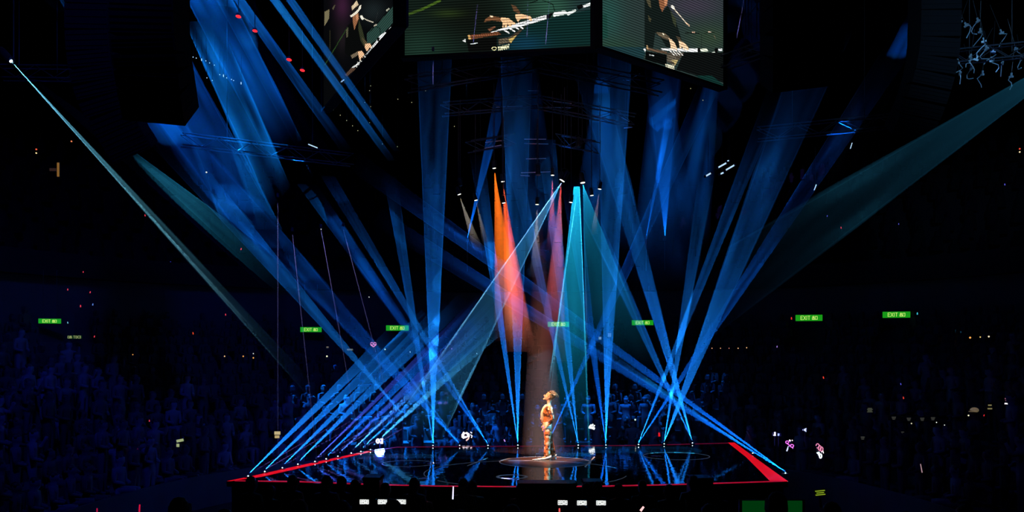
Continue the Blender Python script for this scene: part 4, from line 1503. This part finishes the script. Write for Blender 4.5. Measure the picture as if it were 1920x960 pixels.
HAIRD = mat('dark_hair', (.01, .008, .008), .6)
CR = {}
for pz in ('sit', 'stand', 'raise'):
    me, h0 = human(pz, 1)
    hm = MB()
    ellipsoid(hm, (0, -.005, h0 + .775), (.092, .10, .085), 8, 5)
    CR[pz] = (me, hm.mesh('hair', HAIRD, True), h0)


def person(x, y, z, pose, face_to, label, group, s=1.0):
    ang = math.atan2(face_to[1] - y, face_to[0] - x) + PI / 2
    o = link('person', CR[pose][0], None, (x, y, z))
    o.rotation_euler = (0, 0, ang + random.uniform(-.25, .25))
    o.scale = (s, s, s * random.uniform(.95, 1.05))
    tag(o, label, 'person', group)
    link('hair', CR[pose][1], o)
    return o


# seats in the lower bowl; the nearest 280 people are individuals, the rest one mass
slots = []
for k in range(NLOW):
    off = .08 + RUN * (k + .55)
    z = .4 + RISE * k
    a0 = -12
    while a0 < 192:
        x, y = bowl(off, math.radians(a0))
        r = math.hypot(x, y - CY)
        a0 += math.degrees(.62 / max(r, 1)) * random.uniform(.9, 1.25)
        if y < 9 or abs(x / y) > .60:
            continue
        py = HZ + (CZ - z - 1.2) / y * F
        if k > NLOW - 5 and any(abs(960 + x / y * F - q) < 34 for q in (93, 139, 583, 745, 1047, 1205, 1517, 1681)):
            continue
        if py > 975 or random.random() < .12:
            continue
        slots.append((math.hypot(x, y), x, y, z, k))
slots.sort()
NIND = 250
for i, (d, x, y, z, k) in enumerate(slots[:NIND]):
    sidew = 'left' if x < 0 else 'right'
    pose = random.choice(['sit', 'sit', 'sit', 'stand', 'raise'] if x < 0 else ['sit', 'sit', 'stand', 'raise'])
    person(x, y, z, pose, (0, 23), '%s spectator in dark clothes, %s row of the %s stands' % ({'sit': 'seated', 'stand': 'standing', 'raise': 'arm raising'}[pose], ORD[k], sidew), 'spectators in the %s stands' % sidew, 1.0)
mass = MB()
src = CR['sit'][0]
sv = [v.co.copy() for v in src.vertices]
sf = [tuple(p.vertices) for p in src.polygons]
hv = [v.co.copy() for v in CR['sit'][1].vertices]
hf = [tuple(p.vertices) for p in CR['sit'][1].polygons]
allv, allf = sv + hv, sf + [tuple(i + len(sv) for i in f_) for f_ in hf]
for (d, x, y, z, k) in slots[NIND:]:
    ang = math.atan2(23 - y, -x) + PI / 2 + random.uniform(-.3, .3)
    ca, sa = math.cos(ang), math.sin(ang)
    mass.add([(x + v.x * ca - v.y * sa, y + v.x * sa + v.y * ca, z + v.z) for v in allv], allf)
o = mass.obj('crowd', mat('far_crowd_clothes', (.03, .032, .045), .85, noise=.9, nscale=1.2))
tag(o, 'rows of dark spectators filling the lower stands behind the stage', 'crowd', kind='stuff')
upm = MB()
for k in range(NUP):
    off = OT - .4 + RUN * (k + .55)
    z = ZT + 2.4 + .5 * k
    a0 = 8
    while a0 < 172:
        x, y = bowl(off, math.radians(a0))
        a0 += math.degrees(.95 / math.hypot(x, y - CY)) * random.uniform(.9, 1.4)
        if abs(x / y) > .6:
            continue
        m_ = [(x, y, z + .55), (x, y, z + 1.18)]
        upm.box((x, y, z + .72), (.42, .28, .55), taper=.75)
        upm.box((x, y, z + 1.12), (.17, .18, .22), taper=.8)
tag(upm.obj('crowd', mat('darkened_crowd_clothes', (.010, .010, .016), 1.0, noise=.9, nscale=1.2, spec=0)), 'rows of spectators barely visible in the black upper stands', 'crowd', kind='stuff')  # clothes darkened in colour so landing beam light stays hidden

# front of the stage: black silhouettes of people and gear
FR = [(470, 899), (505, 900), (548, 893), (612, 896), (640, 897), (665, 905), (722, 899), (776, 900), (790, 905), (868, 902), (886, 903), (975, 905), (1120, 896), (1160, 903), (1205, 906), (1255, 901), (1300, 892), (1345, 902), (1100, 907), (1030, 909)]
rank = [sorted(q[0] for q in FR).index(p_[0]) for p_ in FR]
for i, (x, y) in enumerate(FR):
    Y = 17.2 + (i % 3) * .25
    top = at(x, y, Y)
    s = top.z / 1.75
    person(top.x, Y, 0, 'stand', (0, 30), '%s black silhouette from the left of people standing along the stage front' % ORD[rank[i]], 'people standing along the stage front', s)
for i, (x, y, w, h, lb) in enumerate([(1025, 903, 108, 44, 'wide black equipment case in front of the middle of the stage'), (700, 892, 30, 40, 'tall narrow black case in front of the left half of the stage'), (1312, 893, 40, 50, 'tall black case in front of the right half of the stage'), (1110, 900, 34, 40, 'black case just right of the wide equipment case')]):
    Y = 17.9
    c = at(x, y, Y)
    W = w / F * Y
    t = thing('equipment_case', lb, 'case', (c.x, Y, 0))
    MB().box((0, 0, c.z / 2), (W, .5, c.z)).obj('body', BLACK, t)
    MB().box((0, -.01, c.z - .03), (W + .03, .54, .05)).obj('lid', PITCH, t)
    for s_ in (-1, 1):
        MB().box((s_ * W * .42, -.27, c.z * .6), (.05, .03, .12)).obj('latch', STEEL, t)
# nearest heads at the bottom of the picture
for i, (x, y, Y) in enumerate([(335, 938, 8.4), (1092, 943, 9.6), (737, 949, 9.8), (1458, 934, 8.6), (640, 950, 9), (860, 952, 9), (560, 948, 9.4), (1230, 950, 9.2), (1330, 946, 9.6), (420, 950, 9.8), (1560, 946, 9.2), (960, 946, 9.5), (1700, 950, 9), (1810, 944, 9.6)]):
    top = at(x, y, Y)
    person(top.x, Y, top.z - 1.30, 'sit', (0, 60), ['black head of a near spectator, the leftmost at the bottom border', 'black head hiding the lower part of a white lit sign, right of centre', 'black head in front of the orange glow left of centre', 'black head in front of the green panel at lower right'][i] if i < 4 else '%s black head of the lesser ones along the bottom border' % ORD[i - 4], 'nearest spectators')
    sb = thing('seat', 'dark folding seat under a near spectator at the bottom border', 'seat', (top.x, Y, 1.5), None, 'seats of the nearest spectators')
    dz = top.z - 1.30 - 1.5
    MB().box((0, 0, .36 + dz), (.45, .42, .08)).obj('cushion', BLACK, sb)
    MB().box((0, -.26, .62 + dz), (.45, .06, .5)).obj('backrest', BLACK, sb)
    MB().box((0, 0, .16 + dz / 2), (.3, .3, .32 + dz)).obj('base', BLACK, sb)

# ------------------------------------------------------------------ exit signs and other lit things
GREEN = glow('green_sign_face', (24, 150, 22), 1.0)
LIME = glow('lit_sign_letters', (225, 255, 130), 1.0)


def stroke_text(mb, s, x0, z0, w, h, th, y, mirror=False, gap=.28):
    n = len(s)
    tot = sum(.45 if c == ' ' else (.35 if c == 'I' else 1) for c in s) + gap * (n - 1)
    u = w / tot
    x = x0
    for c in s:
        if c == ' ':
            x += (.45 + gap) * u
            continue
        cw = .35 if c == 'I' else 1
        for (a, b_), (c2, d2) in GLYPH[c]:
            A = Vector((x + a * cw * u, y, z0 + h * (1 - b_)))
            B = Vector((x + c2 * cw * u, y, z0 + h * (1 - d2)))
            if mirror:
                A.x, B.x = -A.x, -B.x
            d = B - A
            ang = math.atan2(d.z, d.x)
            mb.box((A + B) / 2, (d.length + th, .012, th), Matrix.Rotation(-ang, 3, 'Y'))
        x += (cw + gap) * u
    return mb


EXITS = [(93, 602, 38, 'leftmost'), (583, 618, 39, 'second from the left'), (745, 615, 42, 'third from the left'), (1047, 608, 40, 'fourth from the left, behind the turquoise fan'), (1205, 605, 40, 'fifth from the left'), (1517, 596, 48, 'sixth from the left'), (1681, 590, 48, 'rightmost, seventh')]
EXP = []
for (x, y, wpx, wh) in EXITS:
    X, Y = on_bowl(x, OT - .75)
    P = at(x, y, Y)
    w = wpx / F * Y
    h = w * .235
    t = thing('exit_sign', 'green lit EXIT sign with two Chinese characters, ' + wh, 'exit sign', P, (0, 0, -math.atan2(X, Y) * .6))
    EXP.append((x, y, wh.split(',')[0].replace(' from the left', '')))
    MB().box((0, .04, 0), (w, .07, h)).obj('panel', GREEN, t)
    MB().box((0, .08, 0), (w + .04, .05, h + .04)).obj('housing', BLACK, t)
    stroke_text(MB(), 'EXIT 出口', -w * .31, -h * .30, w * .62, h * .60, w * .014, 0).obj('lettering', LIME, t)['kind'] = 'stuff'
    for s_ in (-.3, .3):
        MB().tube([(s_ * w, .08, h / 2), (s_ * w, .08, ZT + 2.3 - P.z if ZT + 2.3 > P.z + h / 2 + .1 else h / 2 + .4)], .012, 5).obj('rod', BLACK, t)
X, Y = on_bowl(139, OT - 1.2)
P = at(139, 632, Y)
t = thing('exit_sign', 'small dim mirrored exit sign below and right of the leftmost one', 'exit sign', P)
w = 26 / F * Y
MB().box((0, .04, 0), (w, .05, w * .24)).obj('panel', glow('dim_green_face', (8, 40, 16), 1.0), t)
stroke_text(MB(), 'EXIT 出口', -w * .46, -w * .09, w * .92, w * .18, w * .02, 0, mirror=True).obj('lettering', glow('dim_lit_letters', (170, 180, 120), .8), t)['kind'] = 'stuff'
MB().tube([(0, .06, .1), (0, .06, .9)], .012, 5).obj('rod', BLACK, t)


def where(x, y):
    k = min(EXP, key=lambda e: math.hypot(e[0] - x, (e[1] - y)))
    dx, dy = x - k[0], y - k[1]
    if abs(dx) > 1.5 * abs(dy):
        r = 'left of' if dx < 0 else 'right of'
    elif abs(dy) > 1.5 * abs(dx):
        r = 'above' if dy < 0 else 'below'
    else:
        r = ('above and ' if dy < 0 else 'below and ') + ('left of' if dx < 0 else 'right of')
    return r, k[2]


used = {}
# small lit points in the stands: (x, y, radius px, sRGB, kind)
R_, B_, W_, O_ = (235, 60, 80), (90, 90, 220), (235, 235, 225), (255, 165, 80)
DOTS = [(127, 543, 2.2, R_, 0), (151, 574, 2.6, R_, 0), (169, 548, 2.2, R_, 0), (156, 510, 1.8, R_, 0), (101, 475, 2, B_, 0), (160, 489, 2.2, B_, 0), (320, 492, 2, B_, 0), (174, 571, 2.4, (90, 130, 210), 0),
        (272, 404, 2.2, R_, 0), (452, 467, 2.4, R_, 0), (423, 590, 2.2, R_, 0), (362, 625, 2.6, (230, 70, 30), 0), (177, 631, 2.2, R_, 0), (127, 605, 2.0, (120, 200, 230), 0), (280, 789, 2.2, R_, 0),
        (134, 265, 2.4, (255, 140, 90), 1), (387, 323, 2.6, (255, 245, 210), 1), (249, 665, 1.8, O_, 1), (421, 668, 2.2, (255, 200, 140), 1), (456, 668, 2.4, O_, 1), (475, 663, 1.8, W_, 1), (475, 671, 2.4, O_, 1),
        (613, 668, 2.6, (255, 250, 210), 1), (722, 655, 2.4, (190, 220, 210), 1), (602, 430, 1.6, W_, 1), (692, 557, 1.6, W_, 1), (769, 660, 1.6, W_, 0), (847, 654, 1.6, (220, 130, 180), 0), (894, 663, 1.4, W_, 0),
        (1191, 787, 2.8, (235, 250, 225), 1), (1236, 815, 4.6, (215, 20, 25), 0), (1577, 427, 2.2, R_, 0), (1551, 405, 1.6, B_, 0), (1568, 499, 1.8, B_, 0), (1685, 420, 1.6, B_, 0), (1726, 486, 1.8, W_, 1), (1884, 346, 2, B_, 0),
        (1484, 597, 2.8, (220, 50, 40), 0), (1720, 588, 2.6, (60, 190, 210), 0), (1457, 650, 2.0, (170, 130, 220), 0), (1544, 708, 2.6, (235, 60, 40), 0), (1694, 746, 2.6, (225, 60, 45), 0), (1689, 720, 2.0, B_, 0),
        (1335, 653, 1.6, (255, 170, 120), 1), (1351, 653, 1.6, (255, 170, 120), 1), (1367, 653, 1.4, (255, 150, 120), 1), (1384, 653, 1.8, (255, 190, 130), 1), (1400, 652, 1.8, (255, 190, 130), 1), (1819, 633, 3, O_, 1), (1838, 632, 2, (255, 210, 120), 1), (1854, 631, 2.6, (255, 230, 190), 1),
        (1816, 779, 2.4, (255, 240, 190), 1), (1845, 779, 2, (225, 40, 45), 0), (1756, 792, 1.8, W_, 1), (1771, 797, 1.6, W_, 1), (1709, 794, 2, (220, 210, 180), 1), (1437, 145, 4.2, (240, 90, 90), 2), (447, 31, 4.6, (250, 70, 80), 2), (478, 58, 4.2, (250, 60, 70), 2), (542, 112, 4.4, (240, 40, 50), 2), (567, 132, 4.0, (240, 40, 50), 2),
        (68, 280, 2.6, (230, 90, 60), 1), (68, 287, 2.4, (255, 220, 160), 1), (1912, 279, 2.6, (230, 70, 50), 1), (1912, 285, 2.4, (255, 230, 180), 1)]
rednames = iter(['single red glowing lamp high at the right of the right video screen', 'topmost red glowing lamp at the upper left', 'second red glowing lamp from the top at the upper left', 'third red glowing lamp from the top at the upper left', 'lowest red glowing lamp at the upper left'])
for (x, y, r, c, kd) in DOTS:
    cn = 'red' if c[0] > 200 and c[1] < 110 else 'orange' if c[0] > 220 and c[2] < 150 and c[1] < 215 else 'blue' if c[2] > c[0] + 40 else 'violet' if c[2] > 170 and c[1] < 140 else 'white'
    if kd == 2:
        P = at(x, y, 25)
        t = thing('beacon_lamp', next(rednames), 'lamp', P)
        rw = r / F * 25 * .8
        mb = MB()
        ellipsoid(mb, (0, 0, 0), (rw * 1.5, rw, rw * .75), 12, 8, Matrix.Rotation(math.radians(14), 3, 'Y'))
        mb.obj('bulb', glow('red_beacon', (235, 40, 45), 1.6), t, smooth=True)
        MB().box((0, 0, rw * 1.1), (rw * 1.6, rw * 1.6, rw * .9)).obj('base', BLACK, t)
        MB().tube([(0, 0, rw), (0, 0, 1.2)], .01, 4).obj('rod', BLACK, t)
        continue
    # stand on the tier whose level fits the pixel, else on the wall
    best = None
    for k in range(NLOW + NUP):
        off, z = (.08 + RUN * (k + .35), .4 + RISE * k) if k < NLOW else (OT - .4 + RUN * (k - NLOW + .35), ZT + 2.4 + .5 * (k - NLOW))
        X, Y = on_bowl(x, off)
        zz = at(x, y, Y).z
        e = abs(zz - z - 1.45)
        if best is None or e < best[0]:
            best = (e, X, Y, zz)
    _, X, Y, zz = best
    if kd == 1:
        P = at(x, y, Y)
    P = at(x, y, Y)
    rw = r / F * Y * .6
    rel, wh = where(x, y)
    nm = 'light_stick' if kd == 0 else 'small_lamp'
    key = (nm, cn, rel, wh)
    used[key] = used.get(key, 0) + 1
    nth = used[key]
    lb = '%s %s in stands %s the %s exit sign' % (cn, 'light stick' if kd == 0 else 'point lamp', rel, wh)
    if nth > 1:
        lb = ORD[nth - 1] + ' ' + lb
    t = thing(nm, lb, 'light stick' if kd == 0 else 'lamp', P, (0, random.uniform(-.3, .3) if kd == 0 else 0, 0))
    gm = glow('glow_%d_%d_%d' % c, c, 1.0)
    if kd == 0:
        MB().tube([(0, 0, -rw * 1.2), (0, 0, rw * 1.4)], rw * .75, 8, rw * .5).obj('glow_tube', gm, t, smooth=True)
        MB().tube([(0, 0, -rw * 1.2 - .12), (0, 0, -rw * 1.2)], rw * .5, 6).obj('handle', BLACK, t)
    else:
        mb = MB()
        ellipsoid(mb, (0, 0, 0), (rw, rw, rw), 10, 6)
        mb.obj('bulb', gm, t, smooth=True)
        MB().box((0, rw * 1.1, 0), (rw * 1.5, rw, rw * 1.5)).obj('holder', BLACK, t)


spark = [(355, 104), (362, 107), (368, 109), (378, 112), (386, 114), (393, 118), (402, 122), (353, 84), (388, 146), (398, 151), (412, 140), (419, 142), (425, 146), (434, 149), (438, 151), (452, 156)]
for i, (x, y) in enumerate(spark):  # glints, added as tiny glowing beads
    P = at(x, y, 29)
    t = thing('glint_bead', 'tiny glowing bead for a pale blue glint beside the left front speaker column', 'lamp', P, None, 'added glint beads beside the left speakers')
    mb = MB()
    ellipsoid(mb, (0, 0, 0), (.016, .016, .016 + .03 * (i % 4 == 3)), 8, 5)
    mb.obj('bulb', SPK, t, smooth=True)
    MB().tube([(0, .02, 0), (0, .02, 1.0)], .005, 4).obj('rod', BLACK, t)
for i, (x, y) in enumerate([(614, 195), (625, 206), (638, 216), (650, 226), (661, 236), (671, 245), (693, 170), (695, 161), (695, 200), (693, 230), (717, 270), (745, 275), (746, 186), (772, 192), (798, 170), (852, 237), (901, 282), (684, 192), (1295, 166), (1318, 188)]):
    P = at(x, y, 30)
    t = thing('marker_lamp', 'pin point yellow white lamp scattered in the dark roof around the screens', 'lamp', P, None, 'pin point lamps in the dark roof')
    mb = MB()
    ellipsoid(mb, (0, 0, 0), (.014, .014, .014), 8, 5)
    mb.obj('bulb', glow('marker_glow', (220, 205, 150), .8), t, smooth=True)
    MB().tube([(0, .02, 0), (0, .02, 1.0)], .005, 4).obj('rod', BLACK, t)


def long_stick(x, y0, y1, dx, Y, c, label, w=.02, strength=1.0):
    a, b_ = at(x, y0, Y), at(x + dx, y1, Y)
    t = thing('light_stick', label, 'light stick', b_)
    MB().tube([(a - b_) * .0, a - b_], w, 8, w * .8).obj('glow_tube', glow('stick_%d_%d_%d' % c, c, strength), t, smooth=True)
    d = (b_ - a).normalized() * .12
    MB().tube([(0, 0, 0), d], w * 1.1, 8).obj('handle', BLACK, t)


long_stick(257, 836, 862, 3, 24, (190, 20, 90), 'tall magenta light stick in the left stands', .018)
long_stick(262, 946, 962, -1, 16, (200, 20, 60), 'magenta light stick at the bottom border on the left', .016)
long_stick(182, 953, 962, 0, 16, (170, 20, 60), 'small magenta light stick at the bottom border near the lower left', .014)
long_stick(850, 912, 936, -1, 16.4, (225, 220, 255), 'upright white light stick in front of the stage left of centre', .014, 1.3)
long_stick(957, 952, 962, -4, 14, (240, 60, 40), 'red light stick tilted at the bottom centre', .014)
long_stick(1049, 953, 962, 0, 14, (240, 90, 90), 'red light stick at the bottom below the first white sign right of centre', .014)
long_stick(1207, 950, 958, -6, 14, (250, 190, 190), 'pale pink light stick tilted at the bottom right of centre', .02, 1.3)
long_stick(1726, 870, 886, 3, 19, (190, 150, 160), 'pale light stick in the right stands', .012, .7)
long_stick(1475, 846, 836, 4, 22, (215, 225, 255), 'white light stick held below the pink figure sign', .02, 1.0)

# lit hand-held signs made of bent tubes and letters
def glyph_sign(name, label, px, py, Y, strokes, col, w=.012, cat='sign', s=1.0, stand=True, glowr=0):
    """strokes in pixels around px, py"""
    P = at(px, py, Y)
    t = thing(name, label, cat, P)
    k = Y / F
    for (c, pts, ww) in strokes:
        mb = MB()
        mb.tube([(x * k, 0, -y * k) for x, y in pts], ww * k, 6)
        mb.obj('tube', glow('sign_%d_%d_%d' % c, c, s), t, smooth=True)
    MB().box((0, .03, 0), (10 * k, .02, 6 * k)).obj('board', BLACK, t)
    if stand:
        MB().tube([(0, .03, -4 * k), (0, .03, -min(P.z - .45, 22 * k))], .015, 6).obj('handle', BLACK, t)
    return t


def circ(cx, cy, rx, ry, n=12, a0=0, a1=360):
    return [(cx + rx * math.cos(math.radians(a0 + (a1 - a0) * i / n)), cy + ry * math.sin(math.radians(a0 + (a1 - a0) * i / n))) for i in range(n + 1)]


PK, WH, RD, VI = (255, 150, 190), (255, 235, 245), (255, 90, 60), (250, 120, 250)
glyph_sign('neon_sign', 'white and red neon sign behind the back edge, mirrored in the glossy stage', 874, 817, 28.6,
           [(WH, [(-8, 0), (-4, -7)], 1.7), (WH, [(-8, 1), (-5, 4), (0, 2)], 2.0), (WH, circ(-1, -1, 4, 4, 12), 1.4), (WH, [(0, -6), (5, -3), (5, 2)], 1.7), ((255, 190, 170), [(5, 2), (4, 6), (0, 9)], 1.3), (WH, [(8, -7), (11, -5)], .9), (WH, [(8, -2), (11, 0), (10, 4)], .9)], WH, s=1.6)
glyph_sign('number_sign', 'bright blue white number sign behind the left edge of the stage', 712, 827, 27.2,
           [(WH, circ(-3.5, 0, 2.6, 3.6, 12), 1.5), (WH, [(2, -3), (4.6, -5), (4.6, 5)], 1.7), (WH, [(2.4, 1), (2.4, 5)], 1.5)], WH, s=3)
glyph_sign('heart_sign', 'small pink outline heart sign above the left of the stage', 700, 646, 36,
           [(PK, [(0, 4.5), (-5.5, 0), (-5, -3), (-2.5, -4), (0, -2), (2.5, -4), (5, -3), (5.5, 0), (0, 4.5)], .75), (PK, [(-4, 0), (-1.5, 1), (1.5, -.5), (4, 0)], .7)], PK, s=.9)
glyph_sign('neon_sign', 'pink looped neon sign held right of the stage, the left one of the pair', 1480, 834, 21.5,
           [(VI, circ(-4, -5, 3, 2.2, 10), .8), (VI, [(-7, -4), (-2, -1), (1, 2)], .9), (WH, [(0, -9), (2, -7)], 1.5), (WH, [(5, -8), (6, -8.5)], 1.2), (VI, circ(5, 2, 3, 2.6, 10), .9), (VI, [(6, 4), (6.5, 7)], .9)], VI, s=1.1)
glyph_sign('neon_sign', 'tall pink and white neon sign, the right one of the pair right of the stage', 1537, 843, 21.5,
           [(PK, circ(-4, -7, 3, 4, 10, 180, 480), .9), (PK, circ(0, -3, 2.6, 4.6, 12), .9), (PK, circ(3.5, -1, 2.6, 4, 12), .9), ((225, 245, 255), [(-5, 7), (-2, 5), (-1, 11)], 2.0), ((235, 245, 255), circ(1.5, 12, 2, 4, 10), 1.3), (WH, [(3, 5), (6, 2), (7, 7)], .8)], PK, s=1.3)
glyph_sign('neon_sign', 'small pink round neon sign in the stands at the far right', 1889, 750, 24,
           [(PK, circ(-5, 0, 2.6, 3, 10, 180, 400), .8), (PK, [(-7.5, 4), (-7, 0)], .8), (PK, circ(2, -3, 2.6, 2.6, 10), .9), (PK, circ(7, -1, 2.2, 3, 10, 200, 470), .8), (WH, [(-7, 7.5), (-4, 6.5), (0, 7)], 1.3), ((255, 180, 150), [(5, 4), (7, 4.5)], 1.4)], PK, s=1.2)
glyph_sign('hand_sign', 'white glowing hand shaped sign right of the turquoise fan', 1110, 800, 29,
           [((240, 248, 255), [(-6, 1), (0, 2), (5, 4)], 2.4), ((240, 248, 255), [(-4, -1), (-1, -4)], 1.3), ((240, 248, 255), [(0, -1), (2, -5)], 1.2), ((240, 248, 255), [(3, 0), (5, -3)], 1.2)], WH, s=1.6)
glyph_sign('bulb_sign', 'small bottle shaped blue white light right of the stage', 1453, 814, 23, [((215, 215, 255), [(0, -4), (0, 0), (-.6, 3)], 1.6), ((215, 215, 255), [(-.6, 1), (-.6, 3)], 2.4)], WH, s=1.6)
glyph_sign('bulb_sign', 'small oval blue light beside the bottle shaped one', 1460, 815, 23, [((150, 170, 255), [(0, -2), (-.6, 2)], 1.5)], WH, s=1.6)
glyph_sign('bulb_sign', 'blue white triangular light above the pair of pink signs', 1510, 806, 23, [((185, 195, 255), [(-2, 0), (1, -2.5), (1, 3), (-2, 0)], 1.4), ((185, 195, 255), [(-5, 0), (-4.4, 0)], .8)], WH, s=1.8)
glyph_sign('bulb_sign', 'small violet light seen right of the neon sign behind the stage', 946, 826, 29, [((220, 160, 250), [(-1, -2), (1, 2)], 1.1)], WH, s=.9)

# soft coloured light the bright signs throw around them
lamp('sign_glow_light', 'POINT', at(712, 826, 26.8), 110, (.04, .08, 1), radius=.15)
lamp('sign_glow_light', 'POINT', at(1505, 822, 21.9), 16, (.10, .1, 1), radius=.1)

# four-character white signs held in the front crowd
for i, (x, y, wpx, wh) in enumerate([(683, 941, 17, 'leftmost of six'), (717, 941, 17, 'second from the left of six'), (752, 941, 18, 'third from left of six'), (1055, 942.5, 18, 'fourth from the left of six'), (1091, 943, 18, 'fifth from left of six'), (1127, 943, 18, 'rightmost of six')]):
    Y = 12.6
    P = at(x, y, Y)
    k = Y / F
    t = thing('lit_sign', 'small white lit four character sign, ' + wh + ' low front signs', 'sign', P)
    MB().box((0, .03, 0), ((wpx + 2) * k, .03, 10 * k)).obj('board', BLACK, t)
    for c in range(4):
        x0 = (-wpx / 2 + (c + .5) * wpx / 4) * k
        mb = MB()
        hw, hh = wpx / 4 * .42 * k, 3.6 * k
        for xx in (-hw, 0, hw):
            mb.box((x0 + xx, 0, 0), (.55 * k, .012, hh * 2))
        for zz in [(-1, 0, 1), (-1, .2, 1), (-.9, -.2, 1), (-1, 0, .9)][c]:
            mb.box((x0, 0, zz * hh), (hw * 2, .012, 1.3 * k))
        mb.obj('character', glow('white_sign_characters', (245, 250, 245), 1.15), t)
    MB().tube([(0, .03, -5 * k), (0, .03, -P.z + .02)], .012, 5).obj('pole', BLACK, t)

# orange glow of a back-lit head band, green panel, yellow reading, warm doorway lights
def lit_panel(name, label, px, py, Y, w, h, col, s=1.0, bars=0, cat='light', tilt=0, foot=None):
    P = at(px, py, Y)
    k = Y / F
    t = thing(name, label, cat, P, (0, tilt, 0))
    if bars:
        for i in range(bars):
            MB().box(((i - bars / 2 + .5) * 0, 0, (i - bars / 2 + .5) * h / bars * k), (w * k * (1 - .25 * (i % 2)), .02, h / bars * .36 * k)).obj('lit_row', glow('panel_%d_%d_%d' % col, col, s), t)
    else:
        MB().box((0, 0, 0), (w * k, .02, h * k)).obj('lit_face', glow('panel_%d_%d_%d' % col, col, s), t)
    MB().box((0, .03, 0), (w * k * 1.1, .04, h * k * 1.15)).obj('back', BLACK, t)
    if foot is not None:
        MB().tube([(0, .04, -h * k * .5), (0, .04, foot - P.z)], .02, 5).obj('pole', BLACK, t)
    return t


lit_panel('display_panel', 'dim green panel at the lower right behind a black head', 1448, 950, 12, 112, 22, (0, 50, 12), 1.0, cat='display', foot=0)
lit_panel('display_panel', 'small yellow green row display right of the stage corner', 1538, 924, 13, 18, 11, (150, 180, 45), .7, bars=3, cat='display', tilt=-.1, foot=0)
lit_panel('lit_window', 'tall warm lit doorway slot at the upper left', 109, 318, 30, 4, 26, (150, 105, 45), .7, cat='lamp')
lit_panel('lit_window', 'glowing panel for dim warm light on the wall beside the lit slot, upper left', 99, 318, 30, 12, 5, (60, 40, 22), .5, cat='lamp')  # light falling on the wall, added as a glowing panel
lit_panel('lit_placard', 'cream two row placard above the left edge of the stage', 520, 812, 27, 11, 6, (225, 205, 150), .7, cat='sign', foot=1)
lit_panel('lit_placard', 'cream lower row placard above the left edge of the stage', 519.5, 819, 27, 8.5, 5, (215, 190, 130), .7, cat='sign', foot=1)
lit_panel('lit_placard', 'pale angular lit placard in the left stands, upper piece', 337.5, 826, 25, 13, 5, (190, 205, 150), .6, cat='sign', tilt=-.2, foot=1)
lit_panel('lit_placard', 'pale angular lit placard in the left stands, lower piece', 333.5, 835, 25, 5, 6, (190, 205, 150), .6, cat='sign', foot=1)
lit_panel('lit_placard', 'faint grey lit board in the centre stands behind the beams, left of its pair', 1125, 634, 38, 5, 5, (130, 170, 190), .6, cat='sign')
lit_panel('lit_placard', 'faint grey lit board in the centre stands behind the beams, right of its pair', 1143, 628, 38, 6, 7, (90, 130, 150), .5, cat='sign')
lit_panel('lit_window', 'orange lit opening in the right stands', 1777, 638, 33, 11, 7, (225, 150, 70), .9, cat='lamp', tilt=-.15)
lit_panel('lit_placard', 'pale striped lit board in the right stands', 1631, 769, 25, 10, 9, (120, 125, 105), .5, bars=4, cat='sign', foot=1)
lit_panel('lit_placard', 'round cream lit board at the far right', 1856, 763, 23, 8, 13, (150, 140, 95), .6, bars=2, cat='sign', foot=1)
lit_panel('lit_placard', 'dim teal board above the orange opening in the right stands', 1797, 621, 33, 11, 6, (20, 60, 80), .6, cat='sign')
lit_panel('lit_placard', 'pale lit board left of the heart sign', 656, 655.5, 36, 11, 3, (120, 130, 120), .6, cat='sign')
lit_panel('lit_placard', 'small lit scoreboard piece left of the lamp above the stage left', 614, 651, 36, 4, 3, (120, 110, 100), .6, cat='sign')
# glowing orange head ornament
P = at(735, 943, 11.5)
t = thing('glow_headband', 'orange glowing headband above a dark head left of centre', 'headband', P)
k = 11.5 / F
MB().tube([(x * k, 0, -y * k) for x, y in [(-7, 3), (-4, 0), (0, -1.2), (4, 1), (8, 5)]], 1.3 * k, 8).obj('band', glow('orange_band', (235, 80, 45), .9), t, smooth=True)
MB().tube([(x * k, .02, -y * k) for x, y in [(-7, 3), (-7, 9)]], .6 * k, 6).obj('strap', BLACK, t)

# desk lamps and consoles on the right floor
for i, (x, y) in enumerate([(1672, 775), (1700, 777), (1725, 777), (1745, 776), (1687, 803), (1614, 812)]):
    X, Y = (x - 960) / F * 23.5, 23.5
    P = at(x, y, Y)
    t = thing('desk_console', ['leftmost', 'second', 'third', 'fourth'][i] + ' small lit mixing console in the row at the right stands' if i < 4 else ['small lit console below the row of consoles', 'lone dim lit console left of the consoles'][i - 4], 'console', P)
    MB().box((0, 0, -.12), (.3, .25, .12)).obj('body', BLACK, t)
    mb = MB()
    for r_ in range(3):
        mb.box((0, -.13, -.09 - .03 * r_), (.11 - .02 * r_, .01, .006))
    mb.obj('lit_row', glow('console_rows', (130, 130, 120), .5), t)
    MB().box((0, 0, -.18 - (P.z - .9) * .0 - .35), (.06, .06, .7)).obj('leg', BLACK, t)

# person in a pale cap at the right
x, y, Y = 1827, 770, 22.5
top = at(x, y - 4, Y)
pc = person(top.x, Y, top.z - 1.66, 'stand', (0, 20), 'person in a pale cap standing in the right stands', None)
P = at(x, y - 1, Y)
t = thing('cap', 'pale cream cap on a person in the right stands', 'cap', P)
mb = MB()
ellipsoid(mb, (0, 0, 0), (.10, .12, .07), 12, 8)
mb.obj('crown', mat('pale_cap', (.6, .5, .36), .7, emit=srgb(170, 150, 110), es=.25), t, smooth=True)  # lit look of the cap put into emission
MB().box((-.08, -.08, -.03), (.16, .12, .015)).obj('brim', MATS['pale_cap'], t)
